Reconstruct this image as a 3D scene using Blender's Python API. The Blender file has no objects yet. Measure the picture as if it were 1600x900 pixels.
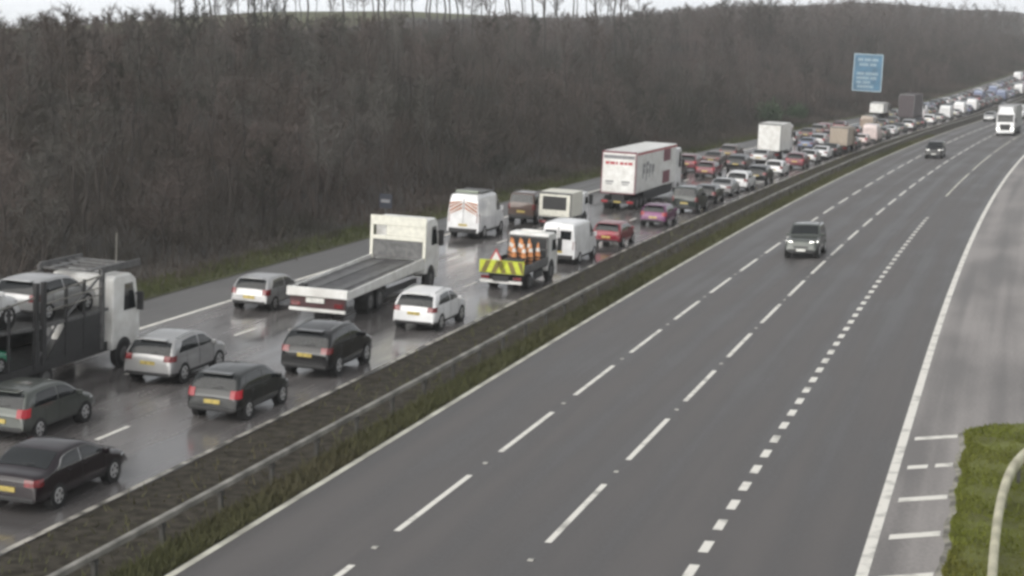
import bpy, math, random
import numpy as np
from mathutils import Vector, Matrix
R = math.radians
C = bpy.context.scene.collection
sc = bpy.context.scene

# ------------------------------------------------------------------ camera, sky, sun, exposure
cam_d = bpy.data.cameras.new('camera')
cam = bpy.data.objects.new('camera', cam_d); C.objects.link(cam)
cam.location = (0, 0, 11.5)
cam.rotation_euler = (R(90 - 7.5254), 0, R(15.94))
cam_d.sensor_fit = 'HORIZONTAL'; cam_d.sensor_width = 36
cam_d.lens = 36 * 2763 / 1600
cam_d.clip_end = 9000; cam_d.clip_start = 0.5
sc.camera = cam
w = bpy.data.worlds.new('World'); sc.world = w; w.use_nodes = True
nt = w.node_tree; nt.nodes.clear()
SUN_EL, SUN_AZ = R(48), R(200)
sky = nt.nodes.new('ShaderNodeTexSky'); sky.sky_type = 'NISHITA'; sky.sun_disc = False
sky.sun_elevation = SUN_EL; sky.sun_rotation = SUN_AZ
sky.air_density = 1.2; sky.dust_density = 2.0; sky.ozone_density = 1.0
hs = nt.nodes.new('ShaderNodeHueSaturation'); hs.inputs['Saturation'].default_value = 0.16; hs.inputs['Value'].default_value = 1.0
tc = nt.nodes.new('ShaderNodeTexCoord')
cl = nt.nodes.new('ShaderNodeTexNoise'); cl.inputs['Scale'].default_value = 3.0; cl.inputs['Detail'].default_value = 5
mp = nt.nodes.new('ShaderNodeMapping'); mp.inputs['Scale'].default_value = (1, 1, 4)
cr = nt.nodes.new('ShaderNodeValToRGB'); cr.color_ramp.elements[0].position = .3; cr.color_ramp.elements[1].position = .75
cr.color_ramp.elements[0].color = (.95, .94, .91, 1); cr.color_ramp.elements[1].color = (1.06, 1.06, 1.03, 1)
mx = nt.nodes.new('ShaderNodeMix'); mx.data_type = 'RGBA'; mx.blend_type = 'MULTIPLY'; mx.inputs[0].default_value = 1
bg = nt.nodes.new('ShaderNodeBackground'); bg.inputs['Strength'].default_value = 0.12
wo = nt.nodes.new('ShaderNodeOutputWorld')
sx = nt.nodes.new('ShaderNodeSeparateXYZ'); mxz = nt.nodes.new('ShaderNodeMath'); mxz.operation = 'MAXIMUM'; mxz.inputs[1].default_value = .4
cb = nt.nodes.new('ShaderNodeCombineXYZ')   # cloud deck: the band just above the horizon is as bright as the sky above it
nt.links.new(tc.outputs['Generated'], sx.inputs[0]); nt.links.new(sx.outputs[2], mxz.inputs[0]); mxx = nt.nodes.new('ShaderNodeMath'); mxx.operation = 'MULTIPLY'; mxx.inputs[1].default_value = .4; mxy = nt.nodes.new('ShaderNodeMath'); mxy.operation = 'MULTIPLY'; mxy.inputs[1].default_value = .4
nt.links.new(sx.outputs[0], mxx.inputs[0]); nt.links.new(sx.outputs[1], mxy.inputs[0]); nt.links.new(mxx.outputs[0], cb.inputs[0]); nt.links.new(mxy.outputs[0], cb.inputs[1]); nt.links.new(mxz.outputs[0], cb.inputs[2]); nrm = nt.nodes.new('ShaderNodeVectorMath'); nrm.operation = 'NORMALIZE'; nt.links.new(cb.outputs[0], nrm.inputs[0]); nt.links.new(nrm.outputs[0], sky.inputs[0])
nt.links.new(tc.outputs['Generated'], mp.inputs[0]); nt.links.new(mp.outputs[0], cl.inputs['Vector'])
nt.links.new(cl.outputs['Fac'], cr.inputs[0]); nt.links.new(sky.outputs[0], hs.inputs['Color'])
nt.links.new(hs.outputs[0], mx.inputs[6]); nt.links.new(cr.outputs[0], mx.inputs[7])
gl = nt.nodes.new('ShaderNodeMapRange'); gl.interpolation_type = 'SMOOTHSTEP'; gl.inputs[1].default_value = 0; gl.inputs[2].default_value = .34; gl.inputs[3].default_value = 2.15; gl.inputs[4].default_value = .95
vm = nt.nodes.new('ShaderNodeVectorMath'); vm.operation = 'SCALE'   # pale clear band low under the cloud
nt.links.new(sx.outputs[2], gl.inputs[0]); nt.links.new(mx.outputs[2], vm.inputs[0]); nt.links.new(gl.outputs[0], vm.inputs['Scale'])
nt.links.new(vm.outputs[0], bg.inputs[0]); nt.links.new(bg.outputs[0], wo.inputs[0])
sun_d = bpy.data.lights.new('sun', 'SUN'); sun_d.energy = 0.55; sun_d.angle = R(40); sun_d.color = (1, .96, .9)
sun = bpy.data.objects.new('sun', sun_d); C.objects.link(sun)
dirv = Vector((math.sin(SUN_AZ) * math.cos(SUN_EL), math.cos(SUN_AZ) * math.cos(SUN_EL), math.sin(SUN_EL)))
sun.rotation_euler = dirv.to_track_quat('Z', 'Y').to_euler(); sun.location = (0, 0, 60)
sc.view_settings.view_transform = 'Standard'; sc.view_settings.look = 'None'
sc.view_settings.exposure = 0.92; sc.view_settings.gamma = 1.0
sc.render.engine = 'CYCLES'
sc.cycles.use_denoising = True
sc.cycles.pixel_filter_type = 'BLACKMAN_HARRIS'; sc.cycles.filter_width = 3.1
sc.cycles.max_bounces = 5; sc.cycles.diffuse_bounces = 2; sc.cycles.glossy_bounces = 2; sc.cycles.volume_bounces = 0
sc.cycles.transparent_max_bounces = 4

# ------------------------------------------------------------------ road geometry: s metres along, t metres to the right
K, S0, S1 = 3.5e-4, 65., 620.
def phi(s): return K * min(max(0, s - S0), S1 - S0)
def cx(s):
    a = min(max(0, s - S0), S1 - S0)
    return .5 * K * a * a + max(0, s - S1) * math.sin(K * (S1 - S0))
def grade(s):
    if s < 300: return 0
    if s < 500: return 2.4e-4 * (s - 300)
    return max(0, .048 - 2.4e-4 * (s - 500))
ZS = np.cumsum([0] + [grade(x) for x in range(0, 2000)])
def zr(s): return float(np.interp(s, np.arange(len(ZS)), ZS))
def zt(t): return .05 * min(max(-22.4 - t, 0), 17)
def P(s, t, dz=0.):
    p = phi(s)
    return (cx(s) + t * math.cos(p), s - t * math.sin(p), zr(s) + zt(t) + dz)

# ------------------------------------------------------------------ helpers
def tag(o, label=None, cat=None, group=None, kind=None):
    if label: o['label'] = label
    if cat: o['category'] = cat
    if group: o['group'] = group
    if kind: o['kind'] = kind
    return o
def empty(name, label, cat, group=None):
    o = bpy.data.objects.new(name, None); C.objects.link(o); o.empty_display_size = .3
    return tag(o, label, cat, group)
def link(name, me, mats, parent=None, smooth=False, bevel=0):
    for m in (mats if isinstance(mats, (list, tuple)) else [mats]): me.materials.append(m)
    o = bpy.data.objects.new(name, me); C.objects.link(o)
    if parent: o.parent = parent
    if smooth: me.polygons.foreach_set('use_smooth', [True] * len(me.polygons))
    if bevel:
        b = o.modifiers.new('bevel', 'BEVEL'); b.width = bevel; b.segments = 2; b.limit_method = 'ANGLE'; b.angle_limit = R(35)
    return o
class MB:
    def __init__(s): s.v = []; s.f = []; s.m = []
    def add(s, vs, fs, mi=0):
        n = len(s.v); s.v += [tuple(map(float, p)) for p in vs]; s.f += [tuple(i + n for i in f) for f in fs]; s.m += [mi] * len(fs); return s
    def box(s, x0, x1, y0, y1, z0, z1, mi=0):
        return s.add([(x0, y0, z0), (x1, y0, z0), (x1, y1, z0), (x0, y1, z0), (x0, y0, z1), (x1, y0, z1), (x1, y1, z1), (x0, y1, z1)],
              [(3, 2, 1, 0), (4, 5, 6, 7), (0, 1, 5, 4), (1, 2, 6, 5), (2, 3, 7, 6), (3, 0, 4, 7)], mi)
    def prism(s, poly, x0, x1, mi=0, inset=0):   # side profile (y,z), front-to-back order, spanned across x
        n = len(poly)
        vs = [(x0, y, z) for y, z in poly] + [(x1, y, z) for y, z in poly]
        fs = [tuple(range(n)), tuple(range(2 * n - 1, n - 1, -1))] + [(i, i + n, (i + 1) % n + n, (i + 1) % n) for i in range(n)]
        return s.add(vs, fs, mi)
    def tube(s, p0, p1, r0, r1=None, n=8, mi=0, cap=True):
        r1 = r0 if r1 is None else r1
        p0 = Vector(p0); p1 = Vector(p1); d = (p1 - p0).normalized()
        a = d.orthogonal().normalized(); b = d.cross(a)
        vs = [p + (a * math.cos(2 * math.pi * i / n) + b * math.sin(2 * math.pi * i / n)) * r for p, r in ((p0, r0), (p1, r1)) for i in range(n)]
        fs = [(i, (i + 1) % n, (i + 1) % n + n, i + n) for i in range(n)]
        if cap: fs += [tuple(range(n - 1, -1, -1)), tuple(range(n, 2 * n))]
        return s.add(vs, fs, mi)
    def grid(s, rows, mi=0, flip=False):
        n, k = len(rows), len(rows[0])
        fs = []
        for i in range(n - 1):
            for j in range(k - 1):
                q = (i * k + j, i * k + j + 1, (i + 1) * k + j + 1, (i + 1) * k + j)
                fs.append(q[::-1] if flip else q)
        return s.add([p for r in rows for p in r], fs, mi)
    def obj(s, name, mats, parent=None, smooth=False, bevel=0):
        me = bpy.data.meshes.new(name); me.from_pydata(s.v, [], s.f)
        me.polygons.foreach_set('material_index', s.m)
        return link(name, me, mats, parent, smooth, bevel)
def np_mesh(name, V, F):
    me = bpy.data.meshes.new(name); V = np.asarray(V, np.float32); F = np.asarray(F, np.int32)
    me.vertices.add(len(V)); me.vertices.foreach_set('co', V.ravel())
    k = F.shape[1]; me.loops.add(F.size); me.loops.foreach_set('vertex_index', F.ravel())
    me.polygons.add(len(F)); me.polygons.foreach_set('loop_start', np.arange(0, F.size, k, dtype=np.int32))
    me.update(calc_edges=True); me.validate(); return me

# ------------------------------------------------------------------ materials
def mat(name, col, rough=.6, metal=0, var=.12, scale=6., coat=0, emit=None, es=0, bump=0, col2=None, spec=.5, coords='Object', rvar=0, stretch=None, ramp=(.35, .68)):
    m = bpy.data.materials.new(name); m.use_nodes = True; n = m.node_tree.nodes; l = m.node_tree.links
    b = n['Principled BSDF']; b.inputs['Roughness'].default_value = rough; b.inputs['Metallic'].default_value = metal
    b.inputs['Coat Weight'].default_value = coat; b.inputs['Coat Roughness'].default_value = .08; b.inputs['Specular IOR Level'].default_value = spec
    t = n.new('ShaderNodeTexCoord'); g = n.new('ShaderNodeTexNoise'); g.inputs['Scale'].default_value = scale; g.inputs['Detail'].default_value = 6
    src = t.outputs[coords]
    if coords == 'World': pass
    if stretch:
        mp = n.new('ShaderNodeMapping'); mp.inputs['Scale'].default_value = stretch; l.new(src, mp.inputs[0]); src = mp.outputs[0]
    l.new(src, g.inputs['Vector'])
    r = n.new('ShaderNodeValToRGB'); e = r.color_ramp.elements
    c2 = col2 or tuple(c * (1 - var * 1.6) for c in col)
    e[0].position, e[1].position = ramp
    e[0].color = (*c2, 1); e[1].color = (*(min(1, c * (1 + var)) for c in col), 1)
    l.new(g.outputs['Fac'], r.inputs[0]); l.new(r.outputs[0], b.inputs['Base Color'])
    if rvar:
        mr = n.new('ShaderNodeMapRange'); mr.inputs[1].default_value = .3; mr.inputs[2].default_value = .7
        mr.inputs[3].default_value = max(.02, rough - rvar); mr.inputs[4].default_value = min(1, rough + rvar)
        l.new(g.outputs['Fac'], mr.inputs[0]); l.new(mr.outputs[0], b.inputs['Roughness'])
    if bump:
        bp = n.new('ShaderNodeBump'); bp.inputs['Strength'].default_value = bump; bp.inputs['Distance'].default_value = .05
        g2 = n.new('ShaderNodeTexNoise'); g2.inputs['Scale'].default_value = scale * 5; g2.inputs['Detail'].default_value = 4
        l.new(src, g2.inputs['Vector']); l.new(g2.outputs['Fac'], bp.inputs['Height']); l.new(bp.outputs[0], b.inputs['Normal'])
    if emit: b.inputs['Emission Color'].default_value = (*emit, 1); b.inputs['Emission Strength'].default_value = es
    return m
def road_mat(name, col, rough, rvar, patch, gw=.25, tracks=0):
    # UV is (t, s) in metres: grain, wheel tracks running along the lane, damp patches
    m = bpy.data.materials.new(name); m.use_nodes = True; n = m.node_tree.nodes; l = m.node_tree.links
    b = n['Principled BSDF']; uv = n.new('ShaderNodeUVMap')
    def noise(sx, sy, sc_, det):
        mp = n.new('ShaderNodeMapping'); mp.inputs['Scale'].default_value = (sx, sy, 1); l.new(uv.outputs[0], mp.inputs[0])
        g = n.new('ShaderNodeTexNoise'); g.inputs['Scale'].default_value = sc_; g.inputs['Detail'].default_value = det; l.new(mp.outputs[0], g.inputs['Vector']); return g
    grain = noise(1, 1, 9, 8); track = noise(1, .012, 1.1, 3); big = noise(1, .35, .25, 4)
    def mix(a, bb, f):
        x = n.new('ShaderNodeMath'); x.operation = 'MULTIPLY_ADD'; l.new(a, x.inputs[0]); x.inputs[1].default_value = f
        if bb is None: x.inputs[2].default_value = 0
        else: l.new(bb, x.inputs[2])
        return x.outputs[0]
    sm = mix(track.outputs['Fac'], mix(big.outputs['Fac'], mix(grain.outputs['Fac'], None, gw), .6 - gw), .4)
    if tracks:      # paler polished wheel paths, two to a lane
        sp = n.new('ShaderNodeSeparateXYZ'); l.new(uv.outputs[0], sp.inputs[0])
        a_ = n.new('ShaderNodeMath'); a_.operation = 'MULTIPLY_ADD'; a_.inputs[1].default_value = 2 * math.pi / 1.84; a_.inputs[2].default_value = tracks; l.new(sp.outputs[0], a_.inputs[0])
        c_ = n.new('ShaderNodeMath'); c_.operation = 'COSINE'; l.new(a_.outputs[0], c_.inputs[0])
        k_ = n.new('ShaderNodeMath'); k_.operation = 'MULTIPLY'; l.new(c_.outputs[0], k_.inputs[0]); l.new(big.outputs['Fac'], k_.inputs[1])
        sm = mix(k_.outputs[0], sm, -.075)
    r = n.new('ShaderNodeValToRGB'); e = r.color_ramp.elements; e[0].position = .43; e[1].position = .57
    e[0].color = (*(c * (1 - patch) for c in col), 1); e[1].color = (*(c * (1 + patch) for c in col), 1)
    l.new(sm, r.inputs[0]); l.new(r.outputs[0], b.inputs['Base Color'])
    mr = n.new('ShaderNodeMapRange'); mr.inputs[1].default_value = .42; mr.inputs[2].default_value = .58
    mr.inputs[3].default_value = rough - rvar; mr.inputs[4].default_value = rough + rvar
    l.new(sm, mr.inputs[0]); l.new(mr.outputs[0], b.inputs['Roughness'])
    bp = n.new('ShaderNodeBump'); bp.inputs['Strength'].default_value = gw; bp.inputs['Distance'].default_value = .01
    l.new(grain.outputs['Fac'], bp.inputs['Height']); l.new(bp.outputs[0], b.inputs['Normal'])
    return m
M = {}
M['glass'] = mat('car_glass', (.010, .012, .013), .08, var=.1, spec=.4)
M['tyre'] = mat('tyre_rubber', (.018, .018, .018), .85)
M['rim'] = mat('alloy_rim', (.62, .62, .62), .35, metal=.7)
M['black'] = mat('black_plastic', (.022, .022, .023), .6)
M['well'] = mat('wheel_well', (.01, .01, .01), .9)
M['lamp_red'] = mat('tail_lamp', (.17, .010, .014), .25, coat=.4, var=.3, scale=9)
M['lamp_lit'] = mat('tail_lamp_lit', (.15, .008, .012), .3, emit=(1, .03, .06), es=.1)
M['head'] = mat('head_lamp', (.6, .62, .63), .15, coat=.6)
M['head_lit'] = mat('head_lamp_lit', (.9, .9, .85), .2, emit=(1, .97, .9), es=2.2)
M['plate'] = mat('yellow_plate', (.46, .36, .10), .5, var=.2, scale=9)
M['plate_w'] = mat('white_plate', (.7, .7, .66), .5)
M['chrome'] = mat('chrome_trim', (.55, .55, .55), .25, metal=.8)
M['white'] = mat('white_panel', (.74, .74, .72), .4, coat=.2, var=.06, col2=(.6, .59, .56), scale=2)
M['cream'] = mat('cream_panel', (.66, .65, .57), .5, var=.07)
M['steel'] = mat('grey_steel', (.13, .13, .13), .55, metal=.3, var=.2)
M['dark'] = mat('dark_chassis', (.03, .03, .031), .7)
M['deck'] = mat('worn_deck', (.06, .058, .06), .5, var=.35, scale=2)
M['galv'] = mat('galvanised_rail', (.24, .23, .205), .55, metal=.1, var=.3, scale=1.2)
M['post'] = mat('weathered_post', (.055, .053, .048), .8)
M['orange'] = mat('cone_orange', (.60, .24, .08), .5)
M['hivis'] = mat('hivis_yellow', (.52, .58, .04), .45, emit=None, var=.1)
M['maroon'] = mat('maroon_panel', (.16, .03, .05), .5)
M['redmark'] = mat('red_lettering', (.42, .05, .06), .5)
M['greymark'] = mat('grey_lettering', (.2, .2, .21), .5)
PAINT = {}
def paint(name, col, metal=.25):
    if name not in PAINT: PAINT[name] = mat(name + '_paint', col, .34, metal=metal, coat=.75, spec=.08, var=.06, col2=tuple(.84 * c + .004 for c in col), scale=1.6)
    return PAINT[name]
WHITE = paint('white', (.78, .78, .78), 0); SILVER = paint('silver', (.40, .40, .40), .5); GREY = paint('grey', (.075, .083, .075), .3)
BLACK = paint('black', (.006, .006, .007), 0); PLUM = paint('plum_black', (.010, .005, .008), 0); CHAR = paint('charcoal', (.014, .016, .016), 0); RED = paint('red', (.20, .015, .028))
PURPLE = paint('purple', (.13, .025, .10)); MAROON = paint('maroon', (.13, .03, .04)); BLUE = paint('blue_grey', (.16, .19, .28)); TAN = paint('tan', (.30, .24, .19), 0)
GREEN = paint('green', (.03, .30, .17), .1); BROWN = paint('brown', (.09, .06, .05)); PINK = paint('pale_pink', (.62, .52, .50), 0); DGREEN = paint('dark_green', (.014, .020, .018))

# ------------------------------------------------------------------ ground, hills, carriageways
def strip(name, t0, t1, s0, s1, dz, m, ds=6., nt_=1, kind='structure', tf=None):
    me_v = []; uv = []; n = max(1, int((s1 - s0) / ds))
    ts = np.linspace(t0, t1, nt_ + 1)
    for i in range(n + 1):
        s = s0 + (s1 - s0) * i / n
        for t in ts: me_v.append(P(s, t, dz)); uv.append((t, s))
    k = nt_ + 1; fs = [(i * k + j, i * k + j + 1, (i + 1) * k + j + 1, (i + 1) * k + j) for i in range(n) for j in range(nt_)]
    me = bpy.data.meshes.new(name); me.from_pydata(me_v, [], fs); ul = me.uv_layers.new(name='UVMap')
    for lo in me.loops: ul.data[lo.index].uv = uv[lo.vertex_index]
    o = link(name, me, m); return tag(o, kind=kind)
def ssm(a, b, x):
    x = min(1, max(0, (x - a) / (b - a))); return x * x * (3 - 2 * x)
def hill(s, t):
    d = -39.2 - t
    if d <= 0: return 0
    A = (16 + 5 * ssm(340, 440, s) - 8.5 * ssm(440, 600, s) + 16 * ssm(660, 920, s)) * (1 - .65 * ssm(165, 420, d))
    z = A * (1 - math.exp(-max(0, d - 2) / 55)) * ssm(0, 12, d)
    return z + .5 * math.sin(s * .11 + d * .2) * ssm(4, 25, d) + .8 * math.sin(s * .037 - d * .06 + 2) * ssm(4, 40, d)
def ground_z(s, t): return zr(s) + zt(t) + hill(s, t)
M['leaf_litter'] = mat('hillside_litter', (.058, .050, .044), .95, col2=(.030, .028, .025), scale=.09, coords='Object', bump=.3)
M['verge'] = mat('verge_grass', (.075, .080, .034), .95, col2=(.045, .046, .022), scale=.7, bump=.6)
M['verge2'] = mat('roadside_grass', (.12, .135, .03), .95, col2=(.085, .088, .026), scale=.8, bump=.7)
M['median'] = mat('median_soil', (.056, .050, .041), .95, col2=(.032, .029, .023), scale=2.6, bump=.3, ramp=(.38, .62), spec=.08)
M['road_l'] = road_mat('wet_asphalt', (.125, .117, .115), .19, .09, .24, gw=.07)
M['road_r'] = road_mat('worn_asphalt', (.080, .074, .072), .55, .12, .22, tracks=2 * math.pi * 17.8 / 1.84)
M['shoulder_r'] = road_mat('pale_shoulder', (.205, .191, .184), .65, .1, .34)
M['shoulder_l'] = road_mat('grey_shoulder', (.10, .097, .095), .5, .1, .2)
M['line'] = mat('road_paint', (.64, .62, .57), .55, var=.1, scale=1.6, col2=(.34, .33, .30), ramp=(.27, .48))
M['line_dirty'] = mat('dirty_road_paint', (.50, .49, .42), .6, var=.2, scale=.8, col2=(.22, .21, .18), ramp=(.25, .6))
M['line_worn'] = mat('worn_road_paint', (.36, .34, .30), .6, var=.2, scale=1.1, col2=(.07, .066, .058), ramp=(.40, .56))
M['concrete'] = mat('edge_concrete', (.21, .20, .17), .85, var=.35, scale=2., ramp=(.35, .6))
# base ground reaching the horizon, then hillside terrain
g = MB(); g.grid([[(x, y, -1.2) for x in (-4000, -600, 0, 900, 4000)] for y in (-600, 300, 1500, 5000)], 0, flip=False)
tag(g.obj('ground', M['verge']), kind='structure')
ss = list(range(-80, 620, 10)) + list(range(620, 1700, 30))
tl = [-39.2, -40, -41, -42.5, -44.5, -47, -50, -54, -59, -65, -72, -80, -90, -102, -116, -132, -150, -172, -200, -240, -300, -420, -700, -1200]
me_rows = [[(*P(s, t)[:2], ground_z(s, t) - (.03 if t > -39.5 else 0)) for t in tl[::-1]] for s in ss]
g = MB(); g.grid(me_rows); nc = len(tl) - 1
for i in range(len(ss) - 1):
    for j in range(nc):
        if tl[::-1][j + 1] < -39.2 - 112 and ss[i] < 470: g.m[i * nc + j] = 1
tag(g.obj('hillside', [M['leaf_litter'], mat('pale_field', (.12, .125, .075), .95, col2=(.085, .088, .055), scale=.05, spec=.1)], smooth=True), kind='structure')
strip('verge', -39.6, -36.85, -80, 900, .03, M['verge'], nt_=3)
strip('left_hard_shoulder', -36.9, -33.7, -80, 900, -.004, M['shoulder_l'])
strip('left_carriageway', -33.7, -22.3, -80, 900, 0., M['road_l'], nt_=4)
strip('median', -22.5, -17.6, -80, 900, -.03, M['median'], nt_=8, ds=3)
strip('right_carriageway', -17.7, -3., -80, 900, 0., M['road_r'], nt_=4)
strip('right_hard_shoulder', -3., -1.25, -80, 53.0, -.004, M['shoulder_r'])
strip('layby', -3., 2.2, 53.0, 900, -.004, M['shoulder_r'], nt_=3)
def edge_t(s): return -1.25 + max(0, 2.4 - math.sqrt(max(0, 2.4 ** 2 - max(0, s - 54.4) ** 2))) + .05 * math.sin(s * 1.7) + .03 * math.sin(s * 4.1)
g = MB(); g.grid([[P(s_, edge_t(s_) + (9 - edge_t(s_)) * (q / 8.) ** 1.5, .05 + (.04 * math.sin(s_ * 2 + q) if q else -.04)) for q in range(9)] for s_ in list(np.arange(-80, 30, 5)) + list(np.arange(30, 54, .6)) + list(np.linspace(54, 56.8, 14))])
tag(g.obj('roadside_grass', M['verge2'], smooth=True), kind='structure')
strip('right_verge', 2.2, 160, -80, 1500, -.03, M['verge2'], nt_=8)
g = MB(); g.grid([[P(s_, edge_t(s_) - .13, .002), P(s_, edge_t(s_) + .03, .03)] for s_ in list(np.arange(-80, 30, 5)) + list(np.arange(30, 54, .6)) + list(np.linspace(54, 56.75, 14))])
tag(g.obj('kerb', M['concrete'], smooth=True), kind='structure')
def solid(t, w_, m, s0=-60, s1=700, dz=.006): return strip('edge_line', t - w_ / 2, t + w_ / 2, s0, s1, dz, m, ds=5)
def dashes(t, w_, start, mark, period, s1, m, name='lane_marking', w2=None):
    b = MB(); s = start
    while s < s1:
        k = max(1, int(mark / 2))
        rows = [[P(s + mark * i / k, t - w_ / 2, .006), P(s + mark * i / k, t + w_ / 2, .006)] for i in range(k + 1)]
        b.grid(rows); s += period
    return tag(b.obj(name, m), kind='structure')
solid(-17.8, .2, M['line_dirty']); solid(-3.0, .27, M['line']); solid(-22.42, .17, M['line_worn']); solid(-33.68, .22, M['line'])
dashes(-14.2, .17, 21.5, 6, 9, 600, M['line']); dashes(-10.4, .17, 21.5, 6, 9, 600, M['line'])
dashes(-6.72, .24, 19.3, 1, 2.04, 128, M['line']); dashes(-6.72, .16, 148, 30, 34, 420, M['line_dirty'])
dashes(-25.95, .16, 19, 2, 9, 500, M['line']); dashes(-29.8, .16, 28, 2, 9, 500, M['line'])
b = MB()
for s, a, c in ((53.4, -2.68, -1.45), (49.5, -2.66, -2.12), (49.95, -1.92, -1.45), (45.7, -2.66, -1.45), (42.0, -2.64, -1.47), (38.4, -2.64, -1.47), (34.6, -2.64, -1.5)):
    b.grid([[P(s + .46 + .7 * (c - a) / 1.2, c, .004), P(s + .46, a, .004)], [P(s + .7 * (c - a) / 1.2, c, .004), P(s, a, .004)]])
tag(b.obj('hatch_marking', M['line']), kind='structure')

stud0 = None
M['stud'] = mat('stud_casting', (.34, .33, .30), .45)
for t in (-14.2, -10.4):
    for i in range(9):
        if stud0 is None:
            b = MB(); b.prism([(-.11, .0), (-.06, .022), (.06, .022), (.11, .0)], -.07, .07); stud0 = b.obj('road_stud', M['stud'], None, bevel=.004)
            tag(stud0, 'small metal road stud in the gap between lane dashes', 'road stud', 'road studs between the lane dashes'); o = stud0
        else: o = stud0.copy(); C.objects.link(o)
        o.location = P(38 + i * 9, t, .003); o.rotation_euler = (0, 0, -phi(38 + i * 9))

# ------------------------------------------------------------------ median barrier, right barrier
def rail_mesh(path, prof):     # profile (offset across, z), swept along the path of points (x,y,z)
    b = MB(); rows = []
    for i, p in enumerate(path):
        a = Vector(path[max(0, i - 1)]); c = Vector(path[min(len(path) - 1, i + 1)]); d = (c - a); d.z = 0; d.normalize(); nrm = Vector((d.y, -d.x, 0))
        rows.append([Vector(p) + nrm * o + Vector((0, 0, z)) for o, z in prof])
    return b.grid(rows, flip=True)
wb = [(-.07, .57), (.07, .57), (.08, .585), (.08, .70), (.055, .72), (-.055, .72), (-.08, .70), (-.08, .585), (-.07, .57)]
barrier = empty('crash_barrier', 'long grey steel crash barrier on dark posts along the grassy central reservation', 'crash barrier')
barrier.location = P(30, -19.1)
def bparent(o):
    o.parent = barrier; o.matrix_parent_inverse = Matrix.Translation(barrier.location).inverted(); return o
path = lambda t: [P(s, t) for s in np.arange(-20, 620, 4)]
bparent(rail_mesh(path(-19.1), wb).obj('rail', M['galv']))
rest = MB()
for i in range(200):
    s = 24 + i * 3.2
    b = MB() if i < 98 else rest
    for dz0, dx in ((0, 0),):
        x, y, z = P(s, -19.1)
        b.box(x - .05, x + .05, y - .06, y + .06, z - .05, z + .545); b.box(x - .07, x + .07, y - .09, y + .09, z + .42, z + .54)
    if i < 98: bparent(b.obj('post', M['post']))
tag(bparent(rest.obj('far_posts', M['post'])), kind='stuff')
rp = [(20, -.2), (30, -.2), (37, -.2), (40, -.18), (42.4, -.14), (44.6, -.06), (46.5, .06), (48, .22), (49.3, .45), (50.6, .85), (51.6, 1.4), (52.3, 2.1), (52.7, 3.0), (52.9, 4.2)]
sb = empty('safety_barrier', 'cream curved safety barrier on the grass at the lower right corner', 'safety barrier'); sb.location = P(40, -.2)
def sbp(o): o.parent = sb; o.matrix_parent_inverse = Matrix.Translation(sb.location).inverted(); return o
# smooth the path
fine = []
for i in range(len(rp) - 1):
    for k in range(4): fine.append(tuple(rp[i][j] + (rp[i + 1][j] - rp[i][j]) * k / 4 for j in (0, 1)))
for _ in range(3): fine = [fine[0]] + [tuple((fine[i - 1][j] + 2 * fine[i][j] + fine[i + 1][j]) / 4 for j in (0, 1)) for i in range(1, len(fine) - 1)] + [fine[-1]]
M['rail_cream'] = mat('cream_rail', (.50, .48, .36), .6, var=.18, scale=1.2, col2=(.33, .31, .22))
sbp(rail_mesh([P(s, t, .05) for s, t in fine], [(-.09, .45), (.09, .45), (.10, .55), (.10, .70), (.05, .76), (-.05, .76), (-.10, .70), (-.10, .55), (-.09, .45)]).obj('rail', M['rail_cream'], smooth=True))
for i in range(6, len(fine), 8):
    x, y, z = P(*fine[i]); b = MB(); b.box(x - .05, x + .05, y - .05, y + .05, z, z + .52); sbp(b.obj('post', M['post']))

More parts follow.
